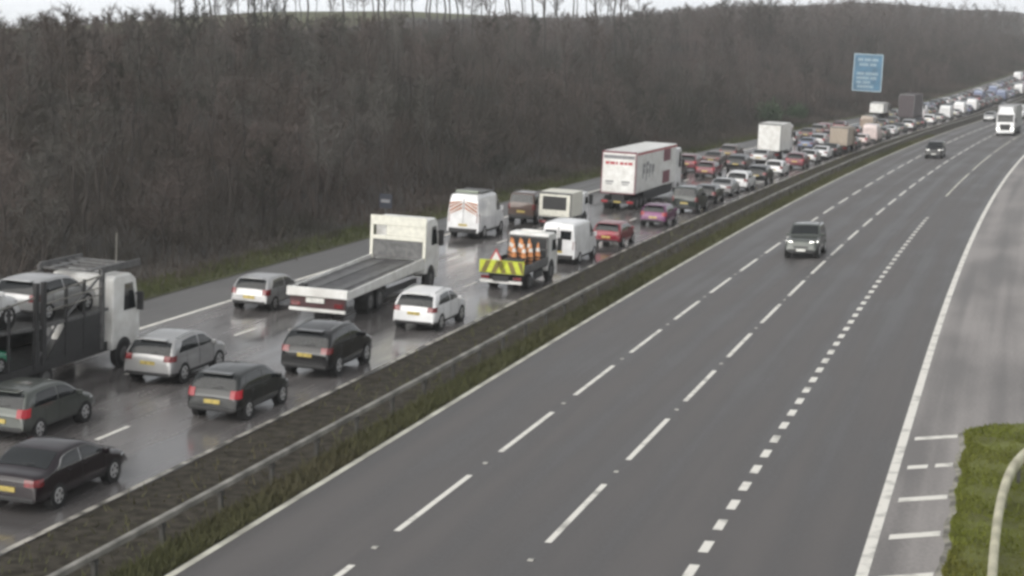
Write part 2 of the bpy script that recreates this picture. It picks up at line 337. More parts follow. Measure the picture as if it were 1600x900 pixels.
# ------------------------------------------------------------------ vehicles: lofted car bodies
def chaikin(p, it):
    for _ in range(it):
        q = [p[0]]
        for a, b in zip(p[:-1], p[1:]):
            q.append(tuple(.75 * a[k] + .25 * b[k] for k in (0, 1))); q.append(tuple(.25 * a[k] + .75 * b[k] for k in (0, 1)))
        p = q + [p[-1]]
    return p
KINDS = {
 'hatchback': dict(L=4.25, W=1.80, belt=.95, tum=.26, r=.32, axles=(-1.32, 1.28), cladding=.34,
   top=[(-2.12, .5), (-2.11, .78), (-2.05, .96), (-1.78, 1.33), (-1.62, 1.43), (-.6, 1.48), (.15, 1.45), (.45, 1.37), (1.15, .99), (1.32, .94), (1.86, .82), (2.05, .68), (2.12, .48)],
   side=(-1.55, 1.05), cpil=.28, bpil=(-.22,), rwin=(.985, 1.37), wscr=(1.04, 1.38), lamp=(.74, .98, .26), plate=.62),
 'suv': dict(L=4.6, W=1.90, belt=1.09, tum=.24, r=.37, axles=(-1.38, 1.38), cladding=.44,
   top=[(-2.3, .55), (-2.29, .88), (-2.22, 1.06), (-1.92, 1.46), (-1.72, 1.56), (-.6, 1.66), (.2, 1.64), (.5, 1.55), (1.15, 1.15), (1.32, 1.1), (1.98, .98), (2.2, .82), (2.3, .52)],
   side=(-1.72, 1.05), cpil=.42, bpil=(-.18,), rwin=(1.07, 1.49), wscr=(1.2, 1.55), lamp=(.86, 1.06, .32), plate=.78),
 'saloon': dict(L=4.85, W=1.85, belt=.96, tum=.30, r=.33, axles=(-1.42, 1.45), cladding=.30,
   top=[(-2.42, .5), (-2.41, .86), (-2.36, .98), (-2.2, 1.02), (-1.75, 1.04), (-1.1, 1.34), (-.85, 1.41), (-.1, 1.44), (.4, 1.38), (1.25, .99), (1.42, .94), (2.1, .81), (2.34, .66), (2.42, .46)],
   side=(-1.45, 1.15), cpil=.35, bpil=(-.2,), rwin=(1.08, 1.36), wscr=(1.03, 1.35), lamp=(.74, .92, .36), plate=.64),
 'van': dict(L=5.4, W=2.0, belt=1.32, tum=.10, r=.35, axles=(-1.55, 1.75), cladding=.42,
   top=[(-2.7, .5), (-2.69, .8), (-2.66, 2.1), (-2.6, 2.34), (-2.4, 2.42), (0., 2.44), (.75, 2.38), (1.1, 2.2), (1.85, 1.38), (2.02, 1.28), (2.5, 1.1), (2.66, .85), (2.7, .5)],
   side=(.75, 1.75), cpil=.05, bpil=(), rwin=None, wscr=(1.45, 2.12), lamp=(.9, 1.4, .12), plate=.75),
 'offroader': dict(L=4.5, W=1.90, belt=1.16, tum=.16, r=.39, axles=(-1.35, 1.42), cladding=.5,
   top=[(-2.25, .55), (-2.24, .95), (-2.21, 1.2), (-2.1, 1.68), (-1.98, 1.78), (-.8, 1.82), (.0, 1.80), (.25, 1.72), (.72, 1.24), (.9, 1.17), (2.0, 1.10), (2.2, .95), (2.25, .55)],
   side=(-1.95, .6), cpil=.1, bpil=(-.35, -1.15), rwin=(1.24, 1.68), wscr=(1.28, 1.72), lamp=(.85, 1.15, .16), plate=.72),
}
def car_proto(kind, name):
    p = KINDS[kind]; L, W, belt = p['L'], p['W'], p['belt']
    top = chaikin(p['top'], 2); ty = np.array([a for a, _ in top]); tz = np.array([b_ for _, b_ in top])
    ytop = lambda y: float(np.interp(y, ty, tz))
    al = np.concatenate([[0], np.cumsum(np.hypot(np.diff(ty), np.diff(tz)))]); n = int(al[-1] / .075)
    sy = np.interp(np.linspace(0, al[-1], n), al, ty); sz = np.interp(np.linspace(0, al[-1], n), al, tz)
    van = kind == 'van'
    def section(y, z):
        wv = W / 2 * (1 - .13 * max(0, (y - (L / 2 - .7)) / .7) ** 2 - (.02 if van else .08) * max(0, (-y - (L / 2 - .4)) / .4) ** 2)
        zb = .25 + .10 * ssm(L / 2 - .6, L / 2, abs(y)); zb = min(zb, z - .12)
        h = z - zb; gq = ssm(0., .22, z - belt - .02)
        bz = [0, 0, min(.12, .25 * h), min(.62 * belt - zb, .5 * h), h - min(.12, .28 * h), h - min(.05, .14 * h), h - .012, h]
        B = [(0, 0), (wv - .1, 0), (wv - .02, 0), (wv, 0), (wv - .04, 0), (wv - .09, 0), (wv - .26, 0), (0, 0)]
        B = [(x, zb + q) for (x, _), q in zip(B, bz)]
        wr = wv - .035 - p['tum'] * max(0, z - belt)
        A = [(0, zb), (wv - .1, zb), (wv - .02, zb + .12), (wv, .62 * belt), (wv - .035, belt), (wr, z - .075), (wr - .13, z - .01), (0, z)]
        q = [(a[0] + (c[0] - a[0]) * gq, a[1] + (c[1] - a[1]) * gq) for a, c in zip(B, A)]
        return chaikin(q, 2)
    def side_x(y, z):
        q = section(y, ytop(y)); zz = [a[1] for a in q]; xx = [a[0] for a in q]; k = 4
        return float(np.interp(z, zz[k:], xx[k:]))
    def top_z(y, x):
        q = section(y, ytop(y)); k = len(q) // 2
        return float(np.interp(abs(x), [a[0] for a in q[k:]][::-1], [a[1] for a in q[k:]][::-1]))
    root = empty(name, None, None)
    # body shell
    rows = []
    for y, z in zip(sy, sz):
        q = section(y, z); rows.append([(x, y, zz) for x, zz in q] + [(-x, y, zz) for x, zz in q[::-1][1:]])
    b = MB(); b.grid(rows, flip=True); k = len(rows[0])
    b.add(rows[0], [tuple(range(k))]); b.add(rows[-1], [tuple(range(k - 1, -1, -1))])
    cz = [sum(b.v[i][2] for i in f) / len(f) for f in b.f]
    b.m = [1 if z < p['cladding'] else 0 for z in cz]
    body = b.obj('body', [WHITE, M['black']], root, smooth=True)
    parts = []
    # side windows
    lo = belt + .03
    ya, yb = p['side']; cuts = [ya] + sorted(p['bpil']) + [yb]
    for sgn in (1, -1):
        for i in range(len(cuts) - 1):
            y0, y1 = cuts[i] + (.04 if i else 0), cuts[i + 1] - (.04 if i < len(cuts) - 2 else 0)
            rws = []
            for y in np.linspace(y0, y1, 12):
                hi = ytop(y) - .12
                if i == 0: hi = min(hi, lo + (y - ya + .02) * (hi - lo) / max(.05, p['cpil']))
                hi = max(hi, lo + .015)
                rws.append([(sgn * (side_x(y, z) + .007), y, z) for z in np.linspace(lo, hi, 6)])
            bb = MB(); bb.grid(rws, flip=sgn < 0); bb.obj('side_window', M['glass'], root, smooth=True)
            if kind == 'saloon':
                loop = [q[0] for q in rws] + ([q for q in rws[-1]] if i == len(cuts) - 2 else []) + [q[-1] for q in rws[::-1]] + ([q for q in rws[0][::-1]] if i == 0 else [])
                bb = MB()
                for a, c in zip(loop[:-1], loop[1:]):
                    if (Vector(a) - Vector(c)).length > .01: bb.tube(a, c, .014, n=4)
                bb.obj('window_trim', M['chrome'], root)
    # windscreen / rear window, measured down the centre profile
    def screen(nm, z0, z1, front):
        zs = np.linspace(z0, z1, 8); pk = int(np.argmax(tz)); rws = []
        for z in zs:
            y = float(np.interp(-z, -tz[pk:], ty[pk:])) if front else float(np.interp(z, tz[:pk + 1], ty[:pk + 1]))
            hw = W / 2 - .15 - p['tum'] * max(0, z - belt) * 1.0
            rws.append([(x, y + (.012 if front else -.012), top_z(y, x) + .008) for x in np.linspace(-hw, hw, 11)])
        bb = MB(); bb.grid(rws, flip=front); return bb.obj(nm, M['glass'], root, smooth=True)
    screen('windscreen', *p['wscr'], True)
    pk = int(np.argmax(tz)); yrear = lambda z: float(np.interp(z, tz[:pk + 1], ty[:pk + 1])); yfront = lambda z: float(np.interp(-z, -tz[pk:], ty[pk:]))
    if p['rwin']: screen('rear_window', *p['rwin'], False)
    if van:
        for sgn in (1, -1):
            bb = MB(); y = yrear(1.7) - .012; bb.box(min(sgn * .10, sgn * .74), max(sgn * .10, sgn * .74), y, y + .05, 1.46, 1.98); bb.obj('rear_window', M['glass'], root, bevel=.03)
        bb = MB(); y = yrear(1.2); bb.box(-.012, .012, y - .008, y + .05, .62, 2.2); bb.obj('door_seam', M['black'], root)
    # door seams and handles
    for sgn in (1, -1):
        for yv in ([(p['side'][0] + .55), p['bpil'][0], p['side'][1] - .12] if not van else [.55, 1.55]):
            pts = [(sgn * (side_x(yv, z) + .004), yv + (.10 * max(0, .7 - z) if yv < -.5 else 0), z) for z in np.linspace(p['cladding'] + .04, belt, 7)]
            bb = MB(); [bb.tube(a, c, .007, n=3) for a, c in zip(pts[:-1], pts[1:])]; bb.obj('door_seam', M['black'], root)
        for yv in ([p['bpil'][0] + .16, p['side'][0] + .62] if not van else [.75]):
            x = side_x(yv, belt - .1); bb = MB(); bb.box(*sorted((sgn * (x - .02), sgn * (x + .025))), yv - .09, yv + .09, belt - .115, belt - .085); bb.obj('door_handle', WHITE if kind != 'offroader' else M['black'], root)
    if p['rwin']:
        zw = p['rwin'][0] + .02; yw = yrear(zw) - .02; bb = MB(); bb.tube((.0, yw, zw), (.34, yw + .03, zw + .05), .012, n=4); bb.obj('wiper', M['black'], root)
    # lamps
    z0, z1, lw = p['lamp']
    for sgn in (1, -1):
        bb = MB(); xs = W / 2 - .035
        ro = [[(sgn * (xs - lw), yrear(z) - .02, z), (sgn * (xs - .10), yrear(z) - .018, z), (sgn * (side_x(yrear(z) + .16, min(z, belt - .02)) + .012), yrear(z) + .10, z), (sgn * (side_x(yrear(z) + .3, min(z, belt - .02)) + .01), yrear(z) + (.30 if not van else .13), z)] for z in np.linspace(z0, z1, 4)]
        bb.grid(ro, flip=sgn > 0); bb.grid([[ro[0][j] for j in range(4)], [(ro[0][j][0] * .93, ro[0][j][1] + .06, z0) for j in range(4)]]); bb.grid([[ro[-1][j] for j in range(4)], [(ro[-1][j][0] * .93, ro[-1][j][1] + .06, z1) for j in range(4)]])
        bb.obj('tail_lamp', M['lamp_red'], root)
        bb = MB(); zh = ytop(L / 2 - .32) - .12
        ro = [[(sgn * (xs - .42), yfront(zh) + .015, z), (sgn * (xs - .2), yfront(zh) - .02, z), (sgn * (side_x(L / 2 - .33, zh) + .012), L / 2 - .33, z), (sgn * (side_x(L / 2 - .55, zh) + .01), L / 2 - .55, z)] for z in (zh - .13, zh - .05, zh + .02)]
        bb.grid(ro, flip=sgn < 0); bb.grid([ro[-1], [(q[0] * .9, q[1] - .15, q[2] + .01) for q in ro[-1]]], flip=sgn < 0); bb.obj('headlamp', M['head'], root)
        # mirrors
        bb = MB(); ym = p['side'][1] - .22; xm = W / 2 - .05
        bb.box(min(sgn * xm, sgn * (xm + .19)), max(sgn * xm, sgn * (xm + .19)), ym - .06, ym + .05, belt - .02, belt + (.13 if not van else .25)); bb.obj('wing_mirror', WHITE, root, bevel=.03)
    zp = p['plate']; bb = MB(); y = min(yrear(zp), -L / 2 + .05); bb.box(-.27, .27, y - .03, y + .05, zp - .06, zp + .06); bb.obj('number_plate', M['plate'], root)
    bb = MB(); bb.box(-.26, .26, L / 2 - .08, L / 2 + .012, .44, .55); bb.obj('number_plate', M['plate_w'], root)
    bb = MB(); bb.box(-.42, .42, L / 2 - .14, L / 2 + .004 - .012, .58, .72); bb.obj('grille', M['black'], root, bevel=.02)
    bb = MB(); bb.box(-W / 2 + .12, W / 2 - .12, -L / 2 - .02, -L / 2 + .12, .33, .46 if kind != 'van' else .58); bb.obj('bumper', M['black'], root, bevel=.03)
    if kind in ('suv', 'offroader'):
        for sgn in (1, -1):
            x = sgn * (W / 2 - .035 - p['tum'] * .5 - .1)
            bb = MB(); ys = np.linspace(-1.6, .25, 8)
            for a, c in zip(ys[:-1], ys[1:]): bb.tube((x, a, ytop(a) + .03), (x, c, ytop(c) + .03), .02, n=5)
            bb.obj('roof_rail', M['chrome'] if kind == 'suv' else M['black'], root)
    if kind in ('hatchback', 'suv'):
        yk = p['top'][4][0]; bb = MB(); bb.box(-.5, .5, yk - .24, yk + .1, ytop(yk) - .015, ytop(yk) + .02); bb.obj('spoiler', WHITE, root, bevel=.012)
    for sgn in (1, -1):
        for ay in p['axles']:
            r = p['r']; x1 = sgn * (W / 2 + .006); x0 = sgn * (W / 2 - .24)
            bb = MB(); bb.tube((x0, ay, r), (x1 - sgn * .004, ay, r + .02), r + .055, n=24, mi=1)
            bb.tube((x0, ay, r), (x1 + sgn * .006, ay, r), r, n=24); wh = bb.obj('wheel', [M['tyre'], M['well']], root)
            bb = MB(); bb.tube((x1, ay, r), (x1 + sgn * .014, ay, r), r * .66, r * .6, n=20, mi=0)
            for q in range(5):
                a = 2 * math.pi * q / 5 + .3; bb.tube((x1 + sgn * .008, ay + math.cos(a) * r * .4, r + math.sin(a) * r * .4), (x1 + sgn * .018, ay + math.cos(a) * r * .4, r + math.sin(a) * r * .4), r * .15, n=6, mi=1)
            bb.obj('rim', [M['rim'], M['black']], wh)
    return root
def kids(o): return [c for c in bpy.data.objects if c.parent == o]
KIDS = {}
def tree_of(o):
    if o.name not in KIDS: KIDS[o.name] = [(c, kids(c)) for c in kids(o)]
    return KIDS[o.name]
def copy_thing(o, small=False):
    c = o.copy(); C.objects.link(c)
    for ch, subs in tree_of(o):
        if small and ch.name.split('.')[0] in ('roof_rail', 'grille', 'spoiler', 'door_seam', 'window_trim', 'door_handle', 'wiper'): continue
        k = ch.copy(); C.objects.link(k); k.parent = c
        if small: continue
        for sb_ in subs:
            q = sb_.copy(); C.objects.link(q); q.parent = k
    return c
def place(o, s, t, flip=False, dz=0, yaw=0, pitch=0):
    o.location = P(s, t, dz)
    roll = math.atan(.05) if t < -22.4 else 0
    gr = math.atan(grade(s))
    o.rotation_euler = ((-gr if flip else gr) + pitch, -roll if flip else roll, -phi(s) + (math.pi if flip else 0) + yaw)
    return o
def setmat(o, i, m):
    sl = o.material_slots[i]; sl.link = 'OBJECT'; sl.material = m
PROTO = {}; USED = set()
def car(kind, col, s, t, label, cat='car', name='car', group=None, flip=False, lit=False, scale=(1, 1, 1), dz=0, heads=False, yaw=0, small=False, pitch=0, dark_rim=False):
    if kind not in PROTO:
        PROTO[kind] = car_proto(kind, name); tree_of(PROTO[kind]); o = PROTO[kind]
    else:
        o = copy_thing(PROTO[kind], small); o.name = name
    o.pop('group', None); tag(o, label, cat, group); o.scale = scale
    for ch in (C.objects if False else [c for c in bpy.data.objects if c.parent == o]):
        nm = ch.name.split('.')[0]
        if nm in ('body', 'wing_mirror', 'spoiler') or (nm == 'door_handle' and kind != 'offroader'): setmat(ch, 0, col)
        elif nm == 'tail_lamp': setmat(ch, 0, M['lamp_lit'] if lit else M['lamp_red'])
        elif nm in ('rear_window',) and kind == 'van' and small: setmat(ch, 0, col)
        elif nm == 'headlamp': setmat(ch, 0, M['head_lit'] if heads else M['head'])
    return place(o, s, t, flip, dz, yaw, pitch)
Q = 'cars queueing on the left carriageway'
L3, L2, L1 = -24.1, -27.95, -31.75
car('saloon', PLUM, 40.5, L3, 'dark plum saloon with silver window trim, nearest car at the lower left corner', group=Q)
car('hatchback', GREY, 46.6, -28.3, 'grey hatchback cut by the left edge, just behind the dark plum saloon', group=Q, lit=True, scale=(1.02, 1.02, 1.04))
car('suv', SILVER, 56.1, -28.35, 'silver SUV with pale roof beside the car transporter cab', group=Q, scale=(1, 1, .98))
car('hatchback', CHAR, 51.9, L3 + .1, 'charcoal hatchback with both tail lamps glowing red, behind the black SUV', group=Q, lit=True, scale=(1, 1.03, 1.06))
car('suv', BLACK, 59.9, -24.15, 'black SUV with yellow number plate behind the white flatbed lorry', group=Q, scale=(1.02, 1.02, 1.06))
car('suv', WHITE, 70.9, -23.9, 'bright white SUV beside the flatbed lorry, nearest the central barrier', group=Q, dz=0)
car('hatchback', SILVER, 71.8, -31.8, 'silver hatchback on the inside lane left of the flatbed lorry', group=Q)
car('van', WHITE, 95.6, -24.2, 'plain white panel van ahead of the works truck carrying cones', 'van', 'panel_van', scale=(1, 1, .95))
chev = car('van', WHITE, 103.4, -32.2, 'white works van with orange chevrons and roof beacon on the inside lane', 'van', 'works_van', scale=(1.02, 1.04, 1.12))
car('offroader', BROWN, 113.0, -31.6, 'dark brown off-roader with pale roof ahead of the chevron van', group=Q, scale=(1, 1, 1.15))
car('hatchback', RED, 104.4, -23.75, 'bright red hatchback between the white panel van and the purple car', group=Q, lit=False)
car('hatchback', PURPLE, 117.6, -23.8, 'purple hatchback beside the rear of the red and white trailer', group=Q, lit=True)
car('offroader', DGREEN, 127.8, -23.75, 'dark off-roader just ahead of the purple hatchback', group=Q, scale=(1.02, 1.02, 1.08))
car('saloon', SILVER, 143.4, L3, 'silver saloon in the outside lane ahead of the dark off-roader', group=Q)
car('suv', WHITE, 149.6, -23.9, 'white SUV with dark rear window ahead of the silver saloon', group=Q)
car('suv', BLACK, 158.4, -23.8, 'black SUV in the outside lane ahead of the white one', group=Q)
car('hatchback', MAROON, 161.0, -29.0, 'maroon hatchback in the middle lane just past the big trailer', group=Q, lit=True)
car('suv', MAROON, 166.5, -31.9, 'dark maroon SUV on the inside lane near the trees', group=Q, lit=True)
car('saloon', BROWN, 176.0, -31.5, 'dark brown saloon on the inside lane behind the white box lorry', group=Q)
car('hatchback', WHITE, 168.5, -24.0, 'white hatchback in the outside lane behind the dark red SUV', group=Q)
car('suv', MAROON, 179.8, -23.8, 'dark red SUV right of the white box lorry', group=Q, lit=True)
car('saloon', SILVER, 184.0, -28.2, 'silver saloon close behind the white box lorry', group=Q)
car('saloon', WHITE, 196.8, -23.9, 'pale saloon in the outside lane behind the tan van', group=Q)

# ------------------------------------------------------------------ lorry parts
def dual_wheel(root, x, y, r, wid=.3, rim=True):
    sg = 1 if x > 0 else -1; bb = MB(); bb.tube((x - sg * wid, y, r), (x, y, r), r, n=22); wh = bb.obj('wheel', M['tyre'], root, bevel=.02)
    if rim: bb = MB(); bb.tube((x - sg * .01, y, r), (x + sg * .012, y, r), r * .6, r * .52, n=18); bb.tube((x, y, r), (x + sg * .04, y, r), r * .2, n=10); bb.obj('rim', M['steel'], wh)
def lorry_cab(root, y0, y1, W, zb, H, col, rear_dark=False, heads=False):
    hw = W / 2; sl = .28
    b = MB(); b.prism([(y0, zb), (y0, H - .1), (y0 + .15, H), (y1 - .75, H), (y1 - .35, H - .22), (y1 - .04, zb + (H - zb) * .47), (y1, zb + .6), (y1 - .02, zb)], -hw, hw)
    cab = b.obj('cab', col, root, bevel=.06)
    za, zc = zb + (H - zb) * .5, H - .26; ya, yc = y1 - .055, y1 - .335
    b = MB(); b.add([(-hw + .12, ya + .02, za), (hw - .12, ya + .02, za), (hw - .16, yc + .02, zc), (-hw + .16, yc + .02, zc), (-hw + .12, ya - .05, za), (hw - .12, ya - .05, za), (hw - .16, yc - .05, zc), (-hw + .16, yc - .05, zc)], [(0, 1, 2, 3), (7, 6, 5, 4), (1, 0, 4, 5), (2, 1, 5, 6), (3, 2, 6, 7), (0, 3, 7, 4)]); b.obj('windscreen', M['glass'], root)
    for sg in (1, -1):
        x = sg * hw; b = MB(); b.prism([(y1 - 1.25, za + .02), (y1 - 1.2, zc - .08), (y1 - .62, zc - .08), (y1 - .36, za + .02)], min(x - sg * .05, x + sg * .012), max(x - sg * .05, x + sg * .012)); b.obj('side_window', M['glass'], root)
        b = MB(); b.box(min(x + sg * .06, x + sg * .3), max(x + sg * .06, x + sg * .3), y1 - .42, y1 - .3, za - .05, za + .62); b.box(min(x - sg * .02, x + sg * .1), max(x - sg * .02, x + sg * .1), y1 - .4, y1 - .34, za + .5, za + .56); b.obj('wing_mirror', M['black'], root, bevel=.03)
        b = MB(); b.box(min(x * .95, x * .62), max(x * .95, x * .62), y1 - .1, y1 + .03, zb + .14, zb + .36); b.obj('headlamp', M['head_lit'] if heads else M['head'], root, bevel=.03)
        b = MB(); b.tube((x - sg * .06, y1 - 1.22, .5), (x + sg * .012, y1 - 1.22, .5), .60, n=20); b.obj('wheel_arch', M['black'], root)
        dual_wheel(root, x + sg * .02, y1 - 1.22, .48)
    b = MB(); b.box(-hw * .58, hw * .58, y1 - .1, y1 + .035, zb + .1, zb + .95); b.obj('grille', M['black'], root, bevel=.03)
    b = MB(); b.box(-hw + .02, hw - .02, y1 - .25, y1 + .06, zb - .32, zb + .06); b.obj('bumper', col if not rear_dark else M['dark'], root, bevel=.05)
    return cab
def tail_bar(root, y, W, z, lit=False):
    b = MB(); b.box(-W / 2 + .05, W / 2 - .05, y, y + .12, z, z + .22); b.obj('rear_bumper', M['dark'], root)
    for sg in (1, -1):
        b = MB(); x0, x1 = sorted((sg * (W / 2 - .55), sg * (W / 2 - .1))); b.box(x0, x1, y - .03, y + .02, z + .03, z + .19); b.obj('tail_lamp', M['lamp_lit'] if lit else M['lamp_red'], root)
    b = MB(); b.box(-.26, .26, y - .025, y + .02, z + .04, z + .16); b.obj('number_plate', M['plate'], root)

# white flatbed recovery lorry
o = empty('flatbed_lorry', 'empty white flatbed recovery lorry with cream headboard in the middle lane', 'lorry')
Lf = 6.2
lorry_cab(o, 4.25, Lf, 2.4, .75, 3.05, M['white'])
b = MB(); b.box(-.45, .45, -5.9, 5.6, .62, .95); b.obj('chassis', M['dark'], o)
b = MB(); b.prism([(-6.15, 1.02), (-6.15, 1.12), (3.7, 1.34), (3.7, 1.22)], -1.2, 1.2); b.obj('deck', M['deck'], o)
for sg in (1, -1):
    x0, x1 = sorted((sg * 1.2, sg * 1.27)); b = MB(); b.prism([(-6.2, .88), (-6.2, 1.2), (3.75, 1.50), (3.75, 1.05)], x0, x1); b.obj('side_rail', M['white'], o, bevel=.015)
    b = MB(); b.box(*sorted((sg * 1.05, sg * 1.12)), -2.2, 3.2, .45, .72); b.obj('side_guard', M['dark'], o)
    for y in (-3.1, -1.9): dual_wheel(o, sg * 1.15, y, .46, .55)
    b = MB(); b.prism([(-3.8, .6), (-3.7, .95), (-1.3, .98), (-1.15, .6), (-1.4, .9), (-3.5, .88)], *sorted((sg * .6, sg * 1.17))); b.obj('mudguard', M['black'], o)
    b = MB(); b.box(*sorted((sg * .35, sg * .75)), -5.95, 3.4, 1.13, 1.14); b.v = [(x, y, z + .0224 * (y + 6.15)) for x, y, z in b.v]; b.obj('track', M['steel'], o)
b = MB(); b.prism([(-6.32, .92), (-6.32, 1.24), (-6.15, 1.26), (-6.15, .92)], -1.27, 1.27); b.obj('tail_lip', M['white'], o, bevel=.02)
b = MB()
b.box(-1.3, 1.3, 3.76, 3.86, 2.75, 3.15); b.box(-1.3, -1.16, 3.76, 3.86, 1.3, 2.75); b.box(1.16, 1.3, 3.76, 3.86, 1.3, 2.75); b.box(-1.16, 1.16, 3.76, 3.86, 2.15, 2.32); b.box(-.55, 1.16, 3.78, 3.84, 2.32, 2.75)
b.obj('headboard', M['cream'], o, bevel=.02)
b = MB(); b.box(-1.14, 1.14, 3.79, 3.83, 1.36, 2.14); b.obj('headboard_mesh', M['steel'], o)
b = MB(); b.box(-1.15, 1.15, -6.2, -6.05, .5, .92); b.obj('rear_panel', mat('dark_red_panel', (.06, .02, .022), .5), o)
b = MB(); b.box(-1.18, 1.18, -6.26, -6.1, .36, .48); b.obj('rear_bumper', M['white'], o, bevel=.02)
for sg in (1, -1): b = MB(); b.box(*sorted((sg * .72, sg * 1.08)), -6.24, -6.19, .56, .72); b.obj('tail_lamp', M['lamp_red'], o)
b = MB(); b.box(-.46, .30, -6.28, -6.19, .70, .88); b.obj('number_plate', M['plate_w'], o)
b = MB(); b.box(-.9, -.65, -6.0, -5.6, 1.14, 1.32); b.obj('wheel_chock', M['black'], o); 
o.scale = (1.08, 1.0, 1.14); place(o, 75.0, -28.3, yaw=R(.3))

# works truck with chevrons and cones
o = empty('works_truck', 'roadworks truck with yellow chevron tailboard carrying traffic cones', 'truck')
lorry_cab(o, 1.55, 3.5, 2.1, .55, 2.42, M['white'])
b = MB(); b.box(-.4, .4, -3.2, 3., .5, .78); b.obj('chassis', M['dark'], o)
b = MB(); b.box(-1.08, 1.08, -3.1, 1.5, .85, .95); b.obj('deck', M['deck'], o)
for sg in (1, -1):
    b = MB(); b.box(*sorted((sg * 1.05, sg * 1.11)), -3.1, 1.5, .95, 1.3); b.obj('side_board', M['steel'], o, bevel=.01)
    for y in (-1.5,): dual_wheel(o, sg * 1.03, y, .38, .4)
    b = MB(); b.box(*sorted((sg * .98, sg * 1.09)), -.9, .6, .42, .8); b.obj('side_guard', M['dark'], o)
b = MB()
for i in range(10):      # chevrons on the tailboard
    x = -1.3 + i * .26; c = 1 if x > -.05 else -1
    b.add([(x, -3.14, .92), (x + .26, -3.14, .92), (x + .26 - c * .25, -3.14, 1.5), (x - c * .25, -3.14, 1.5)], [(0, 1, 2, 3)], i % 2)
b.v = [(max(-1.12, min(1.12, x)), y, z) for x, y, z in b.v]
o_t = b.obj('chevron_stripes', [M['hivis'], mat('olive_stripe', (.17, .13, .03), .5)], o); b2 = MB(); b2.box(-1.12, 1.12, -3.13, -3.06, .9, 1.52); b2.obj('tailboard', M['hivis'], o)
b = MB(); b.box(-1.06, 1.06, -3.2, -3.05, .42, .56); b.obj('rear_bumper', M['white'], o, bevel=.02)
for sg in (1, -1):
    b = MB(); b.box(*sorted((sg * .6, sg * 1.02)), -3.17, -3.08, .62, .76); b.obj('tail_lamp', M['lamp_red'], o)
    b = MB(); b.box(*sorted((sg * 1.02, sg * 1.08)), 1.44, 1.5, .95, 2.3); b.obj('headboard_post', M['steel'], o)
b = MB(); b.box(-1.02, 1.02, 1.45, 1.49, 2.2, 2.3); b.box(-1.02, 1.02, 1.45, 1.49, 1.6, 1.66); b.obj('headboard_rail', M['steel'], o)
b = MB(); b.box(-.78, .78, 1.53, 1.56, 1.55, 2.1); b.obj('cab_rear_window', M['glass'], o)
b = MB(); b.box(-.6, .6, 2.2, 2.45, 2.42, 2.52); b.obj('light_bar', M['white'], o, bevel=.03)
b = MB(); b.box(-.98, .98, 1.505, 1.525, .9, 2.2); b.obj('headboard', M['dark'], o)
place(o, 84.6, -23.95); wt = o
def on(truck, o, lx, ly, lz):
    bpy.context.view_layer.update()
    o.location = truck.matrix_basis @ Vector((lx, ly, lz)); o.rotation_euler = truck.rotation_euler
cone = None
for i, (x, y, k) in enumerate([(-.75, 1.0, 4), (-.28, 1.0, 4), (.19, 1.0, 4), (.66, 1.0, 3), (-.52, .5, 4), (-.05, .5, 4), (.42, .5, 3), (-.3, .02, 3), (.2, .02, 3)]):
    for q in range(k):
        if cone is None:
            cone = empty('traffic_cone', 'orange traffic cone in the stacks behind the works truck cab', 'traffic cone', 'cones stacked on the works truck')
            bb = MB(); bb.box(-.2, .2, -.2, .2, 0, .05); bb.obj('base', M['black'], cone)
            bb = MB(); bb.tube((0, 0, .05), (0, 0, .30), .15, .11, n=14, cap=False); bb.tube((0, 0, .30), (0, 0, .48), .113, .08, n=14, mi=1, cap=False); bb.tube((0, 0, .48), (0, 0, .74), .08, .03, n=14); bb.obj('cone_body', [M['orange'], M['white']], cone)
            c = cone
        else: c = copy_thing(cone)
        on(wt, c, x, y, .955 + q * .17)
sg_ = empty('folded_road_sign', 'red and white folded triangle sign leaning behind the chevron tailboard', 'road sign')
bb = MB(); bb.add([(-.4, 0, 0), (.4, 0, 0), (0, 0, .75), (-.4, .03, 0), (.4, .03, 0), (0, .03, .75)], [(0, 1, 2), (5, 4, 3), (0, 3, 4, 1), (1, 4, 5, 2), (2, 5, 3, 0)]); bb.obj('border', M['redmark'], sg_)
bb = MB(); bb.add([(-.27, -.005, .08), (.27, -.005, .08), (0, -.005, .58)], [(0, 1, 2)]); bb.obj('sign_face', M['white'], sg_)
bb = MB(); bb.tube((0, .06, -.3), (0, .06, .3), .03); bb.obj('stay', M['steel'], sg_)
on(wt, sg_, -.55, -2.3, 1.26)
hv = empty('hazard_lamp_box', 'bright yellow equipment box lying on the works truck bed', 'box'); bb = MB(); bb.box(-.45, .45, -.3, .3, 0, .5); bb.obj('box_body', M['hivis'], hv, bevel=.03); bb = MB(); bb.box(-.47, .47, -.32, .32, .5, .56); bb.obj('lid', M['black'], hv, bevel=.01)
on(wt, hv, .35, -2.2, .955)

# chevrons and beacon for the works van
for sgn in (1, -1):
    b = MB()
    for i in range(4):
        z = 1.42 + i * .2
        b.add([(sgn * .08, -2.715, z + .22), (sgn * .86, -2.715, z - .2), (sgn * .86, -2.715, z - .1), (sgn * .08, -2.715, z + .32)], [(0, 1, 2, 3) if sgn < 0 else (3, 2, 1, 0)])
    b.v = [(x, y, max(1.3, min(2.05, z))) for x, y, z in b.v]
    b.obj('chevron_stripes', mat('chevron_orange', (.42, .14, .06), .5), chev)
b = MB(); b.box(-.7, .7, -2.2, -1.9, 2.44, 2.58); b.obj('beacon', mat('beacon_grey', (.22, .25, .2), .3), chev, bevel=.04)
b = MB(); b.box(-.8, .8, -1.7, .4, 2.46, 2.50); b.box(-.82, -.76, -1.8, .5, 2.42, 2.52); b.box(.76, .82, -1.8, .5, 2.42, 2.52); b.obj('roof_rack', M['steel'], chev)
for o_ in kids(chev):
    if o_.name.startswith('rear_window'): setmat(o_, 0, M['white'])

